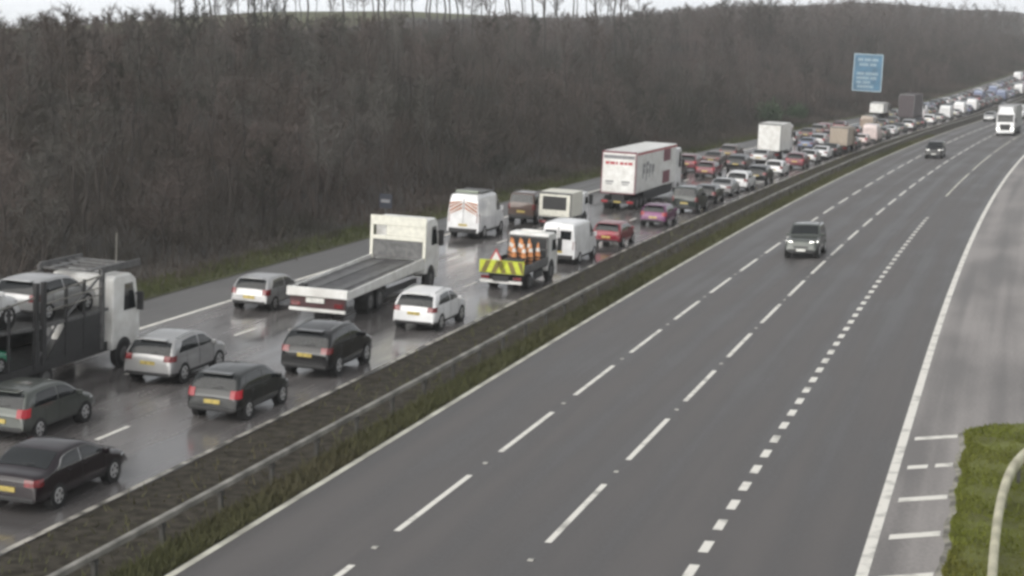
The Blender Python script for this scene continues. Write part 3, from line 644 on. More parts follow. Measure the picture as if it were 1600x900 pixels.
def box_lorry(name, label, s, t, L, W, H, col, boxmat, cat='lorry', zb=1.05, cabL=2.0, flip=False, axles=None, lit=False, heads=False, group=None, cabH=None):
    o = empty(name, label, cat, group); y0 = -L / 2; y1 = L / 2
    lorry_cab(o, y1 - cabL, y1, min(W, 2.45), .72, cabH or min(H - .15, 3.6), col, heads=heads)
    yb = y1 - cabL - .35
    b = MB(); b.box(-W / 2, W / 2, y0, yb, zb, H); b.obj('cargo_box', boxmat, o, bevel=.03)
    for sgn in (1, -1):
        b = MB(); b.box(*sorted((sgn * .02, sgn * (W / 2 - .09))), y0 - .03, y0 + .02, zb + .08, H - .16); b.obj('rear_door', boxmat, o, bevel=.012)
        for a in (axles or (y0 + 1.6,)): dual_wheel(o, sgn * (W / 2 - .06), a, .48, .5)
        b = MB(); b.box(*sorted((sgn * (W / 2 - .12), sgn * (W / 2 - .05))), y0 + 3., yb - .8, .5, zb - .1); b.obj('side_guard', M['dark'], o)
    b = MB(); b.box(-.45, .45, y0 + .1, y1 - .9, .62, zb - .02); b.obj('chassis', M['dark'], o)
    tail_bar(o, y0 + .02, W, .5, lit)
    b = MB(); b.box(-W / 2 - .008, W / 2 + .008, y0 - .012, y0 + .06, H - .13, H + .008); b.box(-W / 2 - .008, -W / 2 + .06, y0 - .035, y0 + .06, zb, H - .14); b.box(W / 2 - .06, W / 2 + .008, y0 - .035, y0 + .06, zb, H - .14); b.box(-W / 2 - .008, W / 2 + .008, y0 - .04, y0 + .06, zb - .06, zb - .005); b.obj('rear_frame', M['steel'], o)
    place(o, s, t, flip); return o
# articulated lorry, white with red lettering
hg = box_lorry('articulated_lorry', 'white articulated lorry trailer with red lettering across its rear doors', 132.6, -28.45, 16.4, 2.55, 4.25, WHITE, M['white'], zb=1.25, cabL=2.3, axles=(-7.0, -5.7, -4.4), lit=True, cabH=3.85)
y0 = -8.2
for q in kids(hg):
    if q.name.startswith('rear_frame'): setmat(q, 0, M['maroon'])
def mark(x0, x1, z0, z1, m, nm='lettering'): b = MB(); b.box(x0, x1, y0 - .036, y0 - .031, z0, z1); b.obj(nm, m, hg)
mark(-1.15, 1.15, 3.72, 3.98, M['greymark'], 'rear_band')
for x0, x1 in ((-1.0, -.72), (-.66, -.3), (-.24, .02 - .1), (.06, .34), (.4, .62), (.68, 1.0)): mark(x0, x1, 3.3, 3.5, M['redmark'])
for x0 in (-.95, .25): mark(x0, x0 + .62, 2.0, 2.12, M['greymark']); mark(x0 + .05, x0 + .5, 1.84, 1.92, M['greymark'])
def smark(a, c, z0, z1, m, nm='lettering'): b = MB(); b.box(1.276, 1.281, a, c, z0, z1); b.obj(nm, m, hg)
smark(.9, 3.4, 3.1, 4.0, M['maroon'], 'side_panel'); smark(.9, 3.4, 1.4, 2.35, M['maroon'], 'side_panel')
for i, (a, c, z0, z1) in enumerate([(-6.0, -5.2, 2.2, 3.3), (-4.9, -4.1, 2.0, 3.4), (-3.9, -3.3, 2.2, 3.2), (-3.0, -2.2, 2.3, 3.1)]):
    smark(a, a + .3, z0, z1, M['greymark']); smark(a + .3, c, z1 - .3, z1, M['greymark']); smark(a + .3, c - .1, (z0 + z1) / 2 - .18, (z0 + z1) / 2 + .18, M['greymark'])
smark(-7.9, 5.7, 4.02, 4.16, M['redmark'], 'side_stripe')
box_lorry('box_lorry', 'plain white box lorry with tall square back in the middle lane', 192.5, -28.4, 8.2, 2.5, 3.85, WHITE, M['white'], zb=1.0)
cl_ = box_lorry('box_lorry', 'cream lorry with open dark back between the brown off-roader and the big trailer', 110.5, -28.6, 4.8, 2.15, 2.5, WHITE, M['cream'], zb=.95, cabL=1.6, axles=(-1.2,))
b = MB(); b.box(-.78, .78, -2.455, -2.435, 1.4, 2.24); b.obj('rear_opening_shade', M['black'], cl_)  # flat black sheet stands in for the shade inside the open back
box_lorry('double_deck_lorry', 'tall dark curtain sided lorry in the middle lane beyond the blue sign', 303, -27.6, 12, 2.55, 4.7, paint('slate', (.07, .06, .065)), mat('dark_curtain', (.06, .045, .05), .6), zb=1.0)
box_lorry('luton_van', 'white topped high van on the inside lane below the blue sign', 296, -31.7, 6.8, 2.3, 3.2, BROWN, M['white'], cat='van', zb=1.6)
box_lorry('luton_van', 'tan high backed van in the outside lane behind the pale pink van', 211.5, -23.9, 6.2, 2.2, 3.0, TAN, mat('tan_box', (.36, .30, .24), .5), cat='van', zb=.9)
box_lorry('oncoming_lorry', 'white articulated lorry driving towards us on the right carriageway', 268, -8.6, 14, 2.55, 4.2, WHITE, mat('grey_curtain', (.28, .28, .28), .5), flip=True, cabL=2.3, axles=(-5.5, -4.2, -2.9), heads=True, cabH=3.2)
og = [q for q in bpy.data.objects if q.name == 'oncoming_lorry'][0]
b = MB(); b.add([(-1.1, 4.75, 3.18), (1.1, 4.75, 3.18), (1.12, 6.35, 3.18), (-1.12, 6.35, 3.18), (-1.0, 4.75, 4.15), (1.0, 4.75, 4.15), (.85, 5.7, 4.0), (-.85, 5.7, 4.0)], [(4, 5, 6, 7), (7, 6, 2, 3), (5, 1, 2, 6), (0, 4, 7, 3), (1, 5, 4, 0)]); b.obj('wind_deflector', WHITE, og, bevel=.08)
b = MB(); b.box(-1.15, 1.15, 6.5, 6.85, 2.86, 2.98); b.obj('sun_visor', M['dark'], og, bevel=.03)

# car transporter with its load
o = empty('car_transporter', 'car transporter with white cab, dark upright posts and loaded decks at the left edge', 'lorry')
lorry_cab(o, 4.1, 6.1, 2.45, .72, 3.35, M['white'])
b = MB(); b.box(-.5, .5, -6, 5.4, .5, .9); b.obj('chassis', M['dark'], o)
b = MB(); b.box(-1.2, 1.2, -6, 3.7, .92, 1.0); b.obj('lower_deck', M['steel'], o)
b = MB(); b.prism([(-6, 2.52), (-6, 2.62), (-1., 2.30), (3.8, 2.30), (3.8, 2.20), (-1., 2.20)], -1.2, 1.2); b.obj('upper_deck', M['steel'], o)
b = MB()
for q in range(5): b.box(-1.13, 1.13, 3.3 + q * .55, 3.42 + q * .55, 3.56 + q * .02, 3.62 + q * .02)
for x in (-.7, .7): b.box(x - .12, x + .12, 3.2, 5.9, 3.62, 3.66)
b.box(-1.2, -1.12, 3.2, 6.1, 3.55, 3.78); b.box(1.12, 1.2, 3.2, 6.1, 3.55, 3.78); b.obj('front_ramp', M['steel'], o)
for sg in (1, -1):
    for y, zz in ((-5.6, 3.6), (-1.0, 3.75), (-.55, 3.75), (3.3, 3.7)):
        b = MB(); b.box(*sorted((sg * 1.14, sg * 1.27)), y - .1, y + .1, .9, zz); b.obj('upright_post', M['dark'] if y < 3 else M['steel'], o)
    for y in (-4.6, -3.4, -.2): dual_wheel(o, sg * 1.12, y, .46, .5)
    b = MB(); b.box(*sorted((sg * 1.13, sg * 1.22)), -6, 3.7, .78, 1.1); b.obj('side_beam', M['dark'], o)
    b = MB(); b.tube((sg * 1.2, -5.6, 3.0), (sg * 1.2, -1., 3.3), .035, n=6); b.tube((sg * 1.2, -.5, 3.3), (sg * 1.2, 3.3, 3.5), .035, n=6); b.obj('guard_rail', M['galv'], o)
    b = MB(); b.prism([(-.3, 1.1), (3.2, 1.1), (3.2, 2.2), (1.0, 2.2)], *sorted((sg * 1.16, sg * 1.2))); b.obj('side_panel', M['dark'], o)
for sg in (1, -1):
    for y in (-2.6, .9, 2.1):
        b = MB(); b.box(*sorted((sg * 1.15, sg * 1.23)), y - .05, y + .05, 1., 3.5 if y > 0 else 3.1); b.obj('stanchion', M['dark'], o)
    for ya, za, yb2, zb2 in ((-5.5, 1.1, -3.6, 2.5), (-.9, 1.2, .4, 2.3), (.9, 2.4, 3.2, 3.5)):
        b = MB(); b.tube((sg * 1.19, ya, za), (sg * 1.19, yb2, zb2), .05, n=6); b.obj('hydraulic_ram', M['steel'], o)
    for z in (2.75, 3.0): b = MB(); b.tube((sg * 1.24, -.5, z), (sg * 1.24, 3.2, z + .1), .025, n=5); b.obj('guard_rail', M['galv'], o)
b = MB(); b.tube((.6, 5.4, 3.3), (.63, 5.35, 4.75), .025, .015, n=5); b.obj('aerial', M['galv'], o)
tail_bar(o, -6.1, 2.4, .5)
place(o, 51.3, -31.75); ct = o
for kind, col, ly, lz, lab, pitch, scl in (('suv', WHITE, -3.6, 2.52, 'white SUV carried on the upper deck of the car transporter', -.06, (.98, 1, 1)), ('hatchback', SILVER, 1.6, 2.31, 'silver hatchback on the upper deck just behind the transporter cab', 0, (1, .98, .95)), ('hatchback', GREEN, -3.9, 1.0, 'green hatchback on the lower deck of the car transporter', 0, (1, 1, .85))):
    q = car(kind, col, 50, L1, lab, group='cars carried on the transporter', name='carried_car', scale=scl)
    on(ct, q, 0, ly, lz); q.rotation_euler = (ct.rotation_euler[0] + pitch, ct.rotation_euler[1], ct.rotation_euler[2])

# right carriageway traffic
car('offroader', GREY, 102.4, -11.85, 'dark grey off-roader with headlights on, nearest oncoming vehicle', flip=True, heads=True, group='oncoming vehicles')
car('offroader', BLACK, 204.0, -12.3, 'black off-roader further up the right carriageway in the same lane', flip=True, heads=True, group='oncoming vehicles')
car('van', WHITE, 330, -12.4, 'white van following far behind the oncoming lorry', 'van', 'panel_van', flip=True, small=True)
car('suv', SILVER, 318, -16.1, 'silver car on the outer right lane beside the far white van', flip=True, small=True, group='oncoming vehicles')
car('van', WHITE, 352, -8.6, 'white van on the nearside lane near the far right edge', 'van', 'panel_van', flip=True, small=True)

# far queue
FQ = 'far vehicles in the queue'
far = [('saloon', BLUE, 212, L2, 'blue grey saloon in the middle lane past the white box lorry'), ('suv', SILVER, 219, L2 + .2, 'silver SUV ahead of the blue grey saloon, beside the tan van'),
 ('van', SILVER, 208, L1, 'small silver van on the inside lane beside the white box lorry front'), ('saloon', BLACK, 203.5, -23.9, 'black saloon squeezed behind the tan high backed van'),
 ('hatchback', PINK, 228.5, -23.9, 'pale pink hatchback behind the pale pink van in the outside lane'), ('van', PINK, 236.0, -23.7, 'pale pink van in the outside lane ahead of the pale pink hatchback'),
 ('suv', MAROON, 229, L2, 'dark red SUV in the middle lane left of the pale pink hatchback'), ('suv', TAN, 238, L2, 'tan SUV in the middle lane left of the pale pink van'),
 ('hatchback', SILVER, 222, L1, 'silver hatchback on the inside lane beyond the small silver van'), ('suv', BLACK, 170.5, L2, 'black SUV in the middle lane between the maroon hatchback and the box lorry'), ('hatchback', GREY, 158.0, L1 + .1, 'grey hatchback on the inside lane just past the cab of the big trailer'), ('suv', BROWN, 185.5, L1, 'brown SUV on the inside lane left of the white box lorry'), ('hatchback', SILVER, 188.8, -23.9, 'silver hatchback in the outside lane between the dark red SUV and the pale saloon'), ('hatchback', BLACK, 136.0, -23.95, 'black hatchback in the outside lane beside the cab of the big trailer'), ('saloon', GREY, 219.5, -23.9, 'grey saloon in the outside lane just ahead of the tan van'), ('suv', BROWN, 242.5, L1, 'brown SUV on the inside lane behind the red SUV'), ('saloon', BROWN, 234, L1, 'brown saloon on the inside lane close to the verge'),
 ('suv', GREY, 247, -23.9, 'grey SUV in the outside lane just past the pale pink van'), ('saloon', WHITE, 256, -24, 'white saloon in the outside lane under the blue sign'),
 ('hatchback', BROWN, 249, L2, 'brown hatchback in the middle lane beside the grey SUV'), ('van', TAN, 262, L2, 'tan panel van in the middle lane under the blue sign'),
 ('suv', RED, 247, L1, 'red SUV on the inside lane before the blue sign'), ('saloon', GREY, 265.5, -24, 'grey saloon in the outside lane ahead of the white saloon'),
 ('hatchback', MAROON, 260, L1, 'maroon hatchback on the inside lane just before the blue sign'), ('suv', SILVER, 276, -24, 'silver SUV in the outside lane beside the tall dark lorry rear'),
 ('hatchback', BLACK, 275, L2, 'black hatchback right behind the tall dark lorry'), ('saloon', BROWN, 285, L1, 'brown saloon behind the white topped high van'),
 ('hatchback', CHAR, 287, L2, 'charcoal hatchback tucked behind the tall dark curtain sided lorry'), ('saloon', BLACK, 288, -24, 'black saloon in the outside lane beside the tall dark lorry'),
 ('suv', WHITE, 300, -24, 'white SUV in the outside lane beside the tall dark lorry cab'), ('van', WHITE, 322, -24.1, 'white panel van in the outside lane just past the tall dark lorry'),
 ('saloon', SILVER, 312, -24, 'silver saloon between the white SUV and the white panel van'), ('van', WHITE, 318, L2, 'white panel van in the middle lane directly ahead of the dark lorry'),
 ('suv', GREY, 311, L1, 'grey SUV on the inside lane past the blue sign'), ('saloon', SILVER, 334, -24, 'silver saloon ahead of the outside lane panel van'),
 ('suv', BLACK, 331, L2, 'black SUV in the middle lane past the two white panel vans'), ('van', WHITE, 342, -24.2, 'high white van standing out far along the outside lane')]
for k, col, s, t, lab in far:
    car(k, col, s, t, lab, 'van' if k == 'van' else 'car', 'panel_van' if k == 'van' else 'car', group=FQ, lit=(s * 7) % 3 < 1, small=True)
rnd = random.Random(5)
words = {WHITE: 'white', SILVER: 'silver', GREY: 'grey', BLACK: 'black', MAROON: 'maroon', BROWN: 'brown', RED: 'red', BLUE: 'blue grey', PINK: 'pale pink', TAN: 'tan'}
rows_ = {L3: 'outside lane', L2: 'middle lane', L1: 'inside lane'}
seen = {}
for t in (L3, L2, L1):
    s = 350 if t != L1 else 324; prev = 'the nearer traffic'
    while s < (440 if t == L3 else 480 if t == L2 else 520):
        k = rnd.choices(['saloon', 'hatchback', 'suv', 'van'], [3, 3, 3.5, 1.6])[0]
        col = rnd.choice([WHITE, WHITE, GREY, BLUE]) if k == 'van' else rnd.choice([WHITE, SILVER, GREY, BLACK, MAROON, BLUE, BLACK, SILVER, GREY, BROWN])
        me_ = f'{words[col]} {k}'.replace('suv', 'SUV')
        lab = f'distant {me_} in the {rows_[t]}, queued next after {prev}'
        n_ = seen.get(lab, 0); seen[lab] = n_ + 1
        if n_: lab = f'distant {me_} in the {rows_[t]}, further up the hill behind {prev}'
        prev = f'a {me_}' if n_ % 2 == 0 else f'another {me_}'
        car(k, col, s, t + rnd.uniform(-.2, .2), lab, 'van' if k == 'van' else 'car', 'panel_van' if k == 'van' else 'car', group=FQ, lit=rnd.random() < .3, small=True)
        s += rnd.uniform(6.0, 8.4)

# ------------------------------------------------------------------ signs
M['sign_blue'] = mat('motorway_blue', (.040, .135, .225), .45, var=.2, scale=.6)
o = empty('motorway_sign', 'large blue motorway sign with white border standing before the trees', 'road sign')
b = MB(); b.box(-2.75, 2.75, -.06, .06, 3.6, 10.6); b.obj('sign_panel', M['sign_blue'], o)
b = MB(); b.box(-2.72, 2.72, -.075, -.065, 3.64, 3.8); b.box(-2.72, 2.72, -.075, -.065, 10.4, 10.56); b.box(-2.72, -2.56, -.075, -.065, 3.8, 10.4); b.box(2.56, 2.72, -.075, -.065, 3.8, 10.4); b.obj('border', mat('sign_border', (.34, .42, .46), .5), o)
b = MB()
for z, xs in ((9.5, ((-1.9, -.9), (-.7, .5), (.7, 1.9))), (8.6, ((-1.6, .1), (.4, 1.5))), (6.9, ((-2., -.6), (-.4, 1.9))), (6.1, ((-2., .4), (.6, 1.7))), (5.3, ((-2., -1.), (-.8, .6))), (4.5, ((-1.8, 1.2),))):
    for x0, x1 in xs:
        x = x0
        while x < x1 - .1: b.box(x, x + .14, -.078, -.066, z - .26, z + .26); x += .24
b.obj('lettering', mat('sign_lettering', (.36, .45, .5), .5), o)
for x in (-1.8, 1.8): b = MB(); b.tube((x, .16, -.6), (x, .16, 10.4), .09, n=10); b.obj('post', M['post'], o)
place(o, 336, -41.0); o.location.z = ground_z(336, -41.0)
o = empty('marker_sign', 'small dark blue roadside sign on a thin post at the wood edge', 'road sign')
b = MB(); b.box(-.42, .42, -.03, .03, 1.1, 2.0); b.obj('sign_panel', mat('dark_sign', (.018, .022, .036), .5), o)
b = MB(); b.box(-.3, .3, -.04, -.034, 1.45, 1.65); b.obj('lettering', M['greymark'], o)
b = MB(); b.tube((0, .06, -.3), (0, .06, 2.05), .04, n=8); b.obj('post', M['steel'], o)
place(o, 104.1, -38.5)

# ------------------------------------------------------------------ woodland
rng = np.random.default_rng(11)
def wood_mat(name, a, c, c3):
    m = bpy.data.materials.new(name); m.use_nodes = True; n = m.node_tree.nodes; l = m.node_tree.links; b = n['Principled BSDF']; b.inputs['Roughness'].default_value = .9; b.inputs['Specular IOR Level'].default_value = .2
    gm = n.new('ShaderNodeNewGeometry'); g = n.new('ShaderNodeTexNoise'); g.inputs['Scale'].default_value = .055; g.inputs['Detail'].default_value = 4; l.new(gm.outputs['Position'], g.inputs['Vector'])
    r = n.new('ShaderNodeValToRGB'); e = r.color_ramp.elements; e[0].position = .36; e[0].color = (*a, 1); e[1].position = .66; e[1].color = (*c3, 1); x = e.new(.5); x.color = (*c, 1)
    l.new(g.outputs['Fac'], r.inputs[0]); l.new(r.outputs[0], b.inputs['Base Color']); return m
M['bark'] = wood_mat('bark', (.040, .037, .033), (.052, .046, .042), (.065, .058, .054))
M['twig_red'] = wood_mat('red_brown_twigs', (.060, .055, .049), (.096, .080, .073), (.135, .108, .100))
M['twig_grey'] = wood_mat('grey_twigs', (.056, .056, .048), (.095, .089, .081), (.140, .132, .121))
M['twig'] = wood_mat('winter_twigs', (.035, .036, .028), (.060, .052, .045), (.094, .074, .066))
def rib(V, F, p, d, ln, wd):
    d = d / np.linalg.norm(d); sd = np.cross(d, rng.normal(size=3)); sd /= np.linalg.norm(sd) + 1e-9
    n = len(V); V += [p - sd * wd / 2, p + sd * wd / 2, p + d * ln]; F.append((n, n + 1, n + 2))
def tube3(V, F, p0, p1, r0, r1, k=3):
    d = p1 - p0; d = d / np.linalg.norm(d); a = np.cross(d, [.31, .9, .2]); a /= np.linalg.norm(a); b = np.cross(d, a); n = len(V)
    for p, r in ((p0, r0), (p1, r1)):
        for i in range(k): V.append(p + (a * math.cos(2 * math.pi * i / k) + b * math.sin(2 * math.pi * i / k)) * r)
    for i in range(k):
        j = (i + 1) % k; F.append((n + i, n + j, n + k + j)); F.append((n + i, n + k + j, n + k + i))
def make_tree(nl, nsub, ntw, spread, low, H=12., tw=.03, tk=6):
    TV, TF, CV, CF = [], [], [], []
    pts = [np.zeros(3)]; lean = rng.normal(size=2) * .05
    for i in range(7): pts.append(np.array([lean[0] * (i + 1) + rng.normal() * .12, lean[1] * (i + 1) + rng.normal() * .12, H * (i + 1) / 7]))
    pts[0][2] = -.4; rad = lambda f: .14 * (1 - f) ** .8 + .018
    for i in range(7): tube3(TV, TF, pts[i], pts[i + 1], rad(i / 7), rad((i + 1) / 7), tk)
    for i in range(nl):
        f = low + (1 - low) * (i + rng.random()) / nl; f = min(f, .98); q = f * 7; a = int(q); base = pts[a] + (pts[a + 1] - pts[a]) * (q - a)
        az = rng.random() * 6.283; up = .7 + rng.random() * 1.1; d = np.array([math.cos(az), math.sin(az), up]); d /= np.linalg.norm(d)
        ln = spread * (1.15 - .75 * f) * (.6 + .7 * rng.random()); tip = base + d * ln + np.array([0, 0, .15 * ln])
        tube3(CV, CF, base, tip, .05 * (1.2 - f), .012)
        for j in range(nsub):
            g_ = .25 + .75 * rng.random(); b0 = base + (tip - base) * g_; d2 = d + rng.normal(size=3) * .55; d2[2] += .25; d2 /= np.linalg.norm(d2); l2 = ln * (.25 + .35 * rng.random()); t2 = b0 + d2 * l2
            tube3(CV, CF, b0, t2, .018, .007)
            for k in range(ntw):
                h_ = .15 + .85 * rng.random(); rib(CV, CF, b0 + (t2 - b0) * h_, d2 + rng.normal(size=3) * .7 + np.array([0, 0, .3]), .35 + .6 * rng.random(), tw * (.7 + .6 * rng.random()))
    return (np.array(TV), np.array(TF)), (np.array(CV), np.array(CF))
variants = [make_tree(24, 6, 20, 3.2, .14, tw=.036), make_tree(20, 7, 20, 4.0, .22, tw=.036), make_tree(28, 5, 20, 2.6, .10, tw=.036), make_tree(22, 6, 20, 3.5, .30, tw=.036), make_tree(18, 7, 20, 4.4, .18, tw=.036)]
light = [make_tree(15, 4, 11, 3.6, .12, tw=.062, tk=3) for _ in range(4)]
lightm = []
for (tv, tf), (cv, cf) in light: lightm.append((np.vstack([tv, cv]), np.vstack([tf, cf + len(tv)])))
variants += [make_tree(22, 5, 8, 2.6, .45, tw=.05), make_tree(18, 6, 8, 3.2, .38, tw=.05), make_tree(26, 4, 9, 1.9, .42, tw=.045)]
tree_me = []
for (tv, tf), (cv, cf) in variants:
    a = np_mesh('trunk', tv, tf); a.materials.append(M['bark']); c = np_mesh('crown', cv, cf); c.materials.append([M['twig'], M['twig_red'], M['twig_grey']][len(tree_me) % 3]); tree_me.append((a, c))
# screen projection only to decide how tall a tree grows (wood's skyline) and whether it is in view
th, ps, fo = R(7.5254), R(15.94), 2763.
def proj(x, y, z):
    z -= 11.5; fh = -math.sin(ps) * x + math.cos(ps) * y; r = math.cos(ps) * x + math.sin(ps) * y
    Z = fh * math.cos(th) - z * math.sin(th); U = fh * math.sin(th) + z * math.cos(th)
    return (800 + fo * r / Z, 450 - fo * U / Z, Z) if Z > 1 else (-9e9, 0, 1)
SKX = [-100, 0, 100, 200, 300, 380, 450, 560, 640, 690, 740, 850, 960, 1010, 1080, 1180, 1260, 1330, 1450, 1600, 1700]
SKY = [46, 42, 40, 34, 30, 32, 34, 36, 34, 38, 34, 32, 30, 24, 18, 12, 15, 8, 15, 26, 26]
rt = random.Random(21)
cands = []
for _ in range(26000):
    s = rt.uniform(40, 1100); d = 4 + 210 * rt.random() ** 1.5; t = -39.2 - d
    x, y, z = (*P(s, t)[:2], ground_z(s, t)); px, py, Z = proj(x, y, z)
    if not (-70 < px < 1680) : continue
    ysky = float(np.interp(px, SKX, SKY)) + rt.gauss(0, 4)
    if rt.random() < .01: ysky -= rt.uniform(5, 20)
    hmax = (py - ysky) * Z / fo
    H = min(hmax, rt.uniform(3.2, 6) if d < 14 else rt.uniform(4, 7.5) if d < 30 else rt.uniform(5, 14))
    if H < 3.0 or (d > 118 and s < 470): continue
    cands.append((s, t, d, x, y, z, H, Z))
sel = []; cell = {}
for c_ in cands:      # spacing
    gap = 1.7 if c_[7] < 220 else 2.8; key = (int(c_[3] / gap), int(c_[4] / gap))
    if any((key[0] + i, key[1] + j) in cell for i in (-1, 0, 1) for j in (-1, 0, 1)): continue
    cell[key] = 1; sel.append(c_)
sel.sort(key=lambda q: q[7] / q[6] * (1 + q[2] / 60.))
sky_trees = []
for px0 in [14, 48, 168] + [270 + 11.5 * i + rt.uniform(-6, 6) for i in range(64)]:
    for _ in range(4000):
        s = rt.uniform(150, 640); d = rt.uniform(45, 150); t = -39.2 - d; x, y = P(s, t)[:2]; z = ground_z(s, t); px, py, Z = proj(x, y, z)
        if abs(px - px0) < 3:
            H = (py - (rt.uniform(-2, 8) if px0 < 200 else rt.uniform(-95, 4))) * Z / fo
            if 7 < H < 24: sky_trees.append((s, t, d, x, y, z, H, Z)); break
near_n = 285 - len(sky_trees)
indiv, rest_ = sky_trees + sel[:near_n], sel[near_n:]
made = []
for (s, t, d, x, y, z, H, Z) in indiv:
    k = rt.randrange(5); poke = len(made) < len(sky_trees); made.append(1)
    if poke or rt.random() < .5: k = 5 + rt.randrange(3)
    if not poke and k > 4:
        px, py, Zq = proj(x, y, z); H = max(H, min(H * 1.45, 13.5, (py - float(np.interp(px, SKX, SKY)) + 1) * Zq / fo))
    if d < 12 and not poke: lab, gp = 'slender bare tree on the front edge of the roadside wood', 'trees on the front edge of the wood'
    elif poke: lab, gp = 'tall leafless tree reaching up to the skyline of the wood', 'tall trees along the skyline'
    else: lab, gp = 'leafless tree standing within the wooded slope behind the front row', 'trees within the wooded slope'
    o = empty('bare_tree', lab, 'tree', gp); o.location = (x, y, z); o.rotation_euler = (0, 0, rt.uniform(0, 6.28))
    o.scale = (max(.65, H / 12 * rt.uniform(.85, 1.15)),) * 2 + (H / 12.,)
    for nm, me in zip(('trunk', 'crown'), tree_me[k]):
        q = bpy.data.objects.new(nm, me); C.objects.link(q); q.parent = o
VV, FF, off = [], [], 0
for (s, t, d, x, y, z, H, Z) in rest_:
    v, f = lightm[rt.randrange(4)]; a = rt.uniform(0, 6.28); ca, sa = math.cos(a), math.sin(a); k = max(.6, H / 12 * 1.1) * (1.25 if Z > 350 else 1)
    VV.append(np.stack([(v[:, 0] * ca - v[:, 1] * sa) * k + x, (v[:, 0] * sa + v[:, 1] * ca) * k + y, v[:, 2] * H / 12. + z], 1)); FF.append(f + off); off += len(v)
me = np_mesh('distant_woodland', np.vstack(VV), np.vstack(FF)); tag(link('distant_woodland', me, M['twig_red']), 'bare brown woodland massed over the hill behind the nearer trees', 'woodland', kind='stuff')
print('TREES', len(sel), len(indiv), len(rest_), off)
# undergrowth: thin shoots and brambles over the slope
V, F = [], []
N = 30000; nn = 0
ug = []
while nn < N:
    s = rt.uniform(45, 700); d = -.7 + 125 * rt.random() ** 1.6; t = -39.2 - d; x, y = P(s, t)[:2]; z = ground_z(s, t); px, py, Z = proj(x, y, z)
    if not (-40 < px < 1650): nn += .2; continue
    hh = rt.uniform(.35, .9) if d < 1.5 else rt.uniform(.6, 1.6) if d < 5 else rt.uniform(1., 3.6)
    if hh > (py - float(np.interp(px, SKX, SKY)) - 3) * Z / fo: nn += .2; continue
    nn += 1; ug.append((x, y, z, hh, Z))
ug = np.array(ug); k = 12
pos = np.repeat(ug, k, axis=0); n = len(pos)
jit = rng.normal(size=(n, 2)) * (.5 + .12 * pos[:, 3:4]); lean = rng.normal(size=(n, 2)) * .45 * pos[:, 3:4]; hgt = pos[:, 3] * (.4 + .7 * rng.random(n)); wd = (.014 + .02 * rng.random(n)) * (1 + pos[:, 4] / 220)
az = rng.random(n) * 6.283; b0 = np.stack([pos[:, 0] + jit[:, 0], pos[:, 1] + jit[:, 1], pos[:, 2] - .2], 1); sd = np.stack([np.cos(az) * wd, np.sin(az) * wd, 0 * az], 1)
tip = b0 + np.stack([lean[:, 0], lean[:, 1], hgt + .2], 1)
V = np.empty((n * 3, 3)); V[0::3] = b0 - sd; V[1::3] = b0 + sd; V[2::3] = tip
me = np_mesh('undergrowth', V, np.arange(n * 3).reshape(-1, 3)); tag(link('undergrowth', me, M['twig']), 'thicket of bare stems and brambles under the trees', 'undergrowth', kind='stuff')

# evergreen shrubs by the sign and at the right edge
M['leaf'] = mat('evergreen_leaf', (.045, .075, .035), .7, var=.3, scale=2.)
def shrub_mesh(r, h, n):
    p = rng.normal(size=(n, 3)); p /= np.linalg.norm(p, axis=1)[:, None]; p *= (rng.random(n) ** .4)[:, None] * (1 + .25 * np.sin(p[:, 0:1] * 5 + p[:, 1:2] * 4)); p *= [r, r, h / 2]; p[:, 2] += h / 2
    u = rng.normal(size=(n, 3)) * .13; v = rng.normal(size=(n, 3)) * .13; V = np.empty((n * 3, 3)); V[0::3] = p; V[1::3] = p + u; V[2::3] = p + v; return np_mesh('foliage', V, np.arange(n * 3).reshape(-1, 3))
for s, t, r, h, lab in ((262, -42.5, 2.2, 3.8, 'dark evergreen bush on the verge left of the blue sign'), (280, -42, 1.8, 2.8, 'green bush close below the blue sign'), (87, 2.3, 1.1, 1.6, 'dark shrub on the right verge at the picture edge, the nearer one'), (158, 3., 1.6, 2.6, 'dark shrub on the right verge farther along')):
    o = empty('evergreen_shrub', lab, 'shrub'); x, y, _ = P(s, t); o.location = (x, y, ground_z(s, t)); me = shrub_mesh(r, h, 2600); link('foliage', me, M['leaf'], o)
    b = MB(); b.tube((0, 0, -.2), (0, 0, h * .6), .08, .03, n=6); b.obj('stem', M['bark'], o)

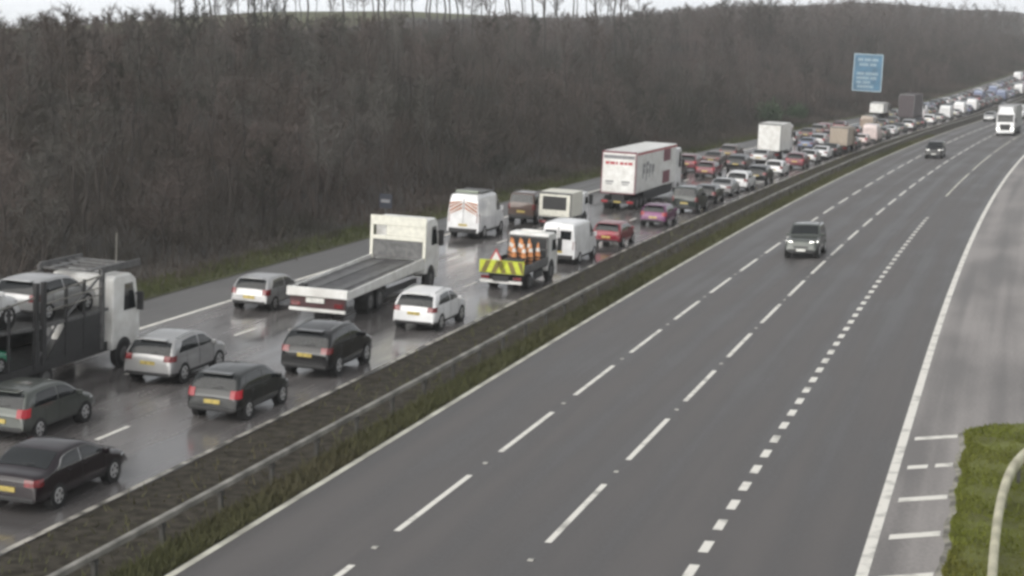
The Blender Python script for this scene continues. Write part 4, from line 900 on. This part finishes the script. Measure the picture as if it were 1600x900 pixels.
# grass: median, left verge, right verge
def grass(name, n, fn, hmin, hmax, m, lab):
    pts = np.array([fn() for _ in range(n)]); az = rng.random(n) * 6.283; h = hmin + (hmax - hmin) * rng.random(n) ** 2; wd = .012 + .016 * rng.random(n) + pts[:, 1] * .00012
    sd = np.stack([np.cos(az) * wd, np.sin(az) * wd, 0 * az], 1); ln = rng.normal(size=(n, 2)) * .5 * h[:, None]
    V = np.empty((n * 3, 3)); V[0::3] = pts - sd; V[1::3] = pts + sd; V[2::3] = pts + np.stack([ln[:, 0], ln[:, 1], h], 1)
    tag(link(name, np_mesh(name, V, np.arange(n * 3).reshape(-1, 3)), m), lab, 'grass', kind='stuff')
def gm_():
    s = 28 + 230 * rt.random() ** 1.8
    t = rt.uniform(-18.95, -17.98) if rt.random() < .96 else rt.uniform(-22.2, -19.2)
    return P(s, t, -.03)
M['blade_median'] = wood_mat('median_grass', (.052, .054, .026), (.076, .078, .036), (.085, .076, .046)); M['blade_corner'] = wood_mat('corner_grass_blades', (.10, .09, .022), (.125, .142, .026), (.15, .16, .042)); M['blade_green'] = wood_mat('green_grass', (.045, .052, .020), (.064, .072, .028), (.085, .086, .042))
grass('median_grass', 60000, gm_, .06, .38, M['blade_median'], 'rough winter grass along the central reservation under the barrier')
grass('verge_grass', 30000, lambda: P(50 + 220 * rt.random() ** 1.6, rt.uniform(-39.5, -37.), .02), .06, .4, M['blade_green'], 'grass strip between the hard shoulder and the wood')
grass('corner_grass', 26000, lambda: (lambda q: P(q, edge_t(q) + .04 + 4.5 * rt.random() ** 1.5, .04))(rt.uniform(30, 56.3)), .03, .14, M['blade_corner'], 'short grass at the lower right beside the hard shoulder')

# ------------------------------------------------------------------ thin damp air
hz = MB(); hz.box(-1250, 700, -130, 1750, -2.5, 52)
m = bpy.data.materials.new('haze_air'); m.use_nodes = True; n_ = m.node_tree.nodes; n_.remove(n_['Principled BSDF'])
v_ = n_.new('ShaderNodeVolumePrincipled'); v_.inputs['Color'].default_value = (.93, .95, .96, 1); v_.inputs['Density'].default_value = .00036; v_.inputs['Anisotropy'].default_value = 0.2
m.node_tree.links.new(v_.outputs[0], n_['Material Output'].inputs['Volume'])
tag(hz.obj('haze', m), kind='stuff')
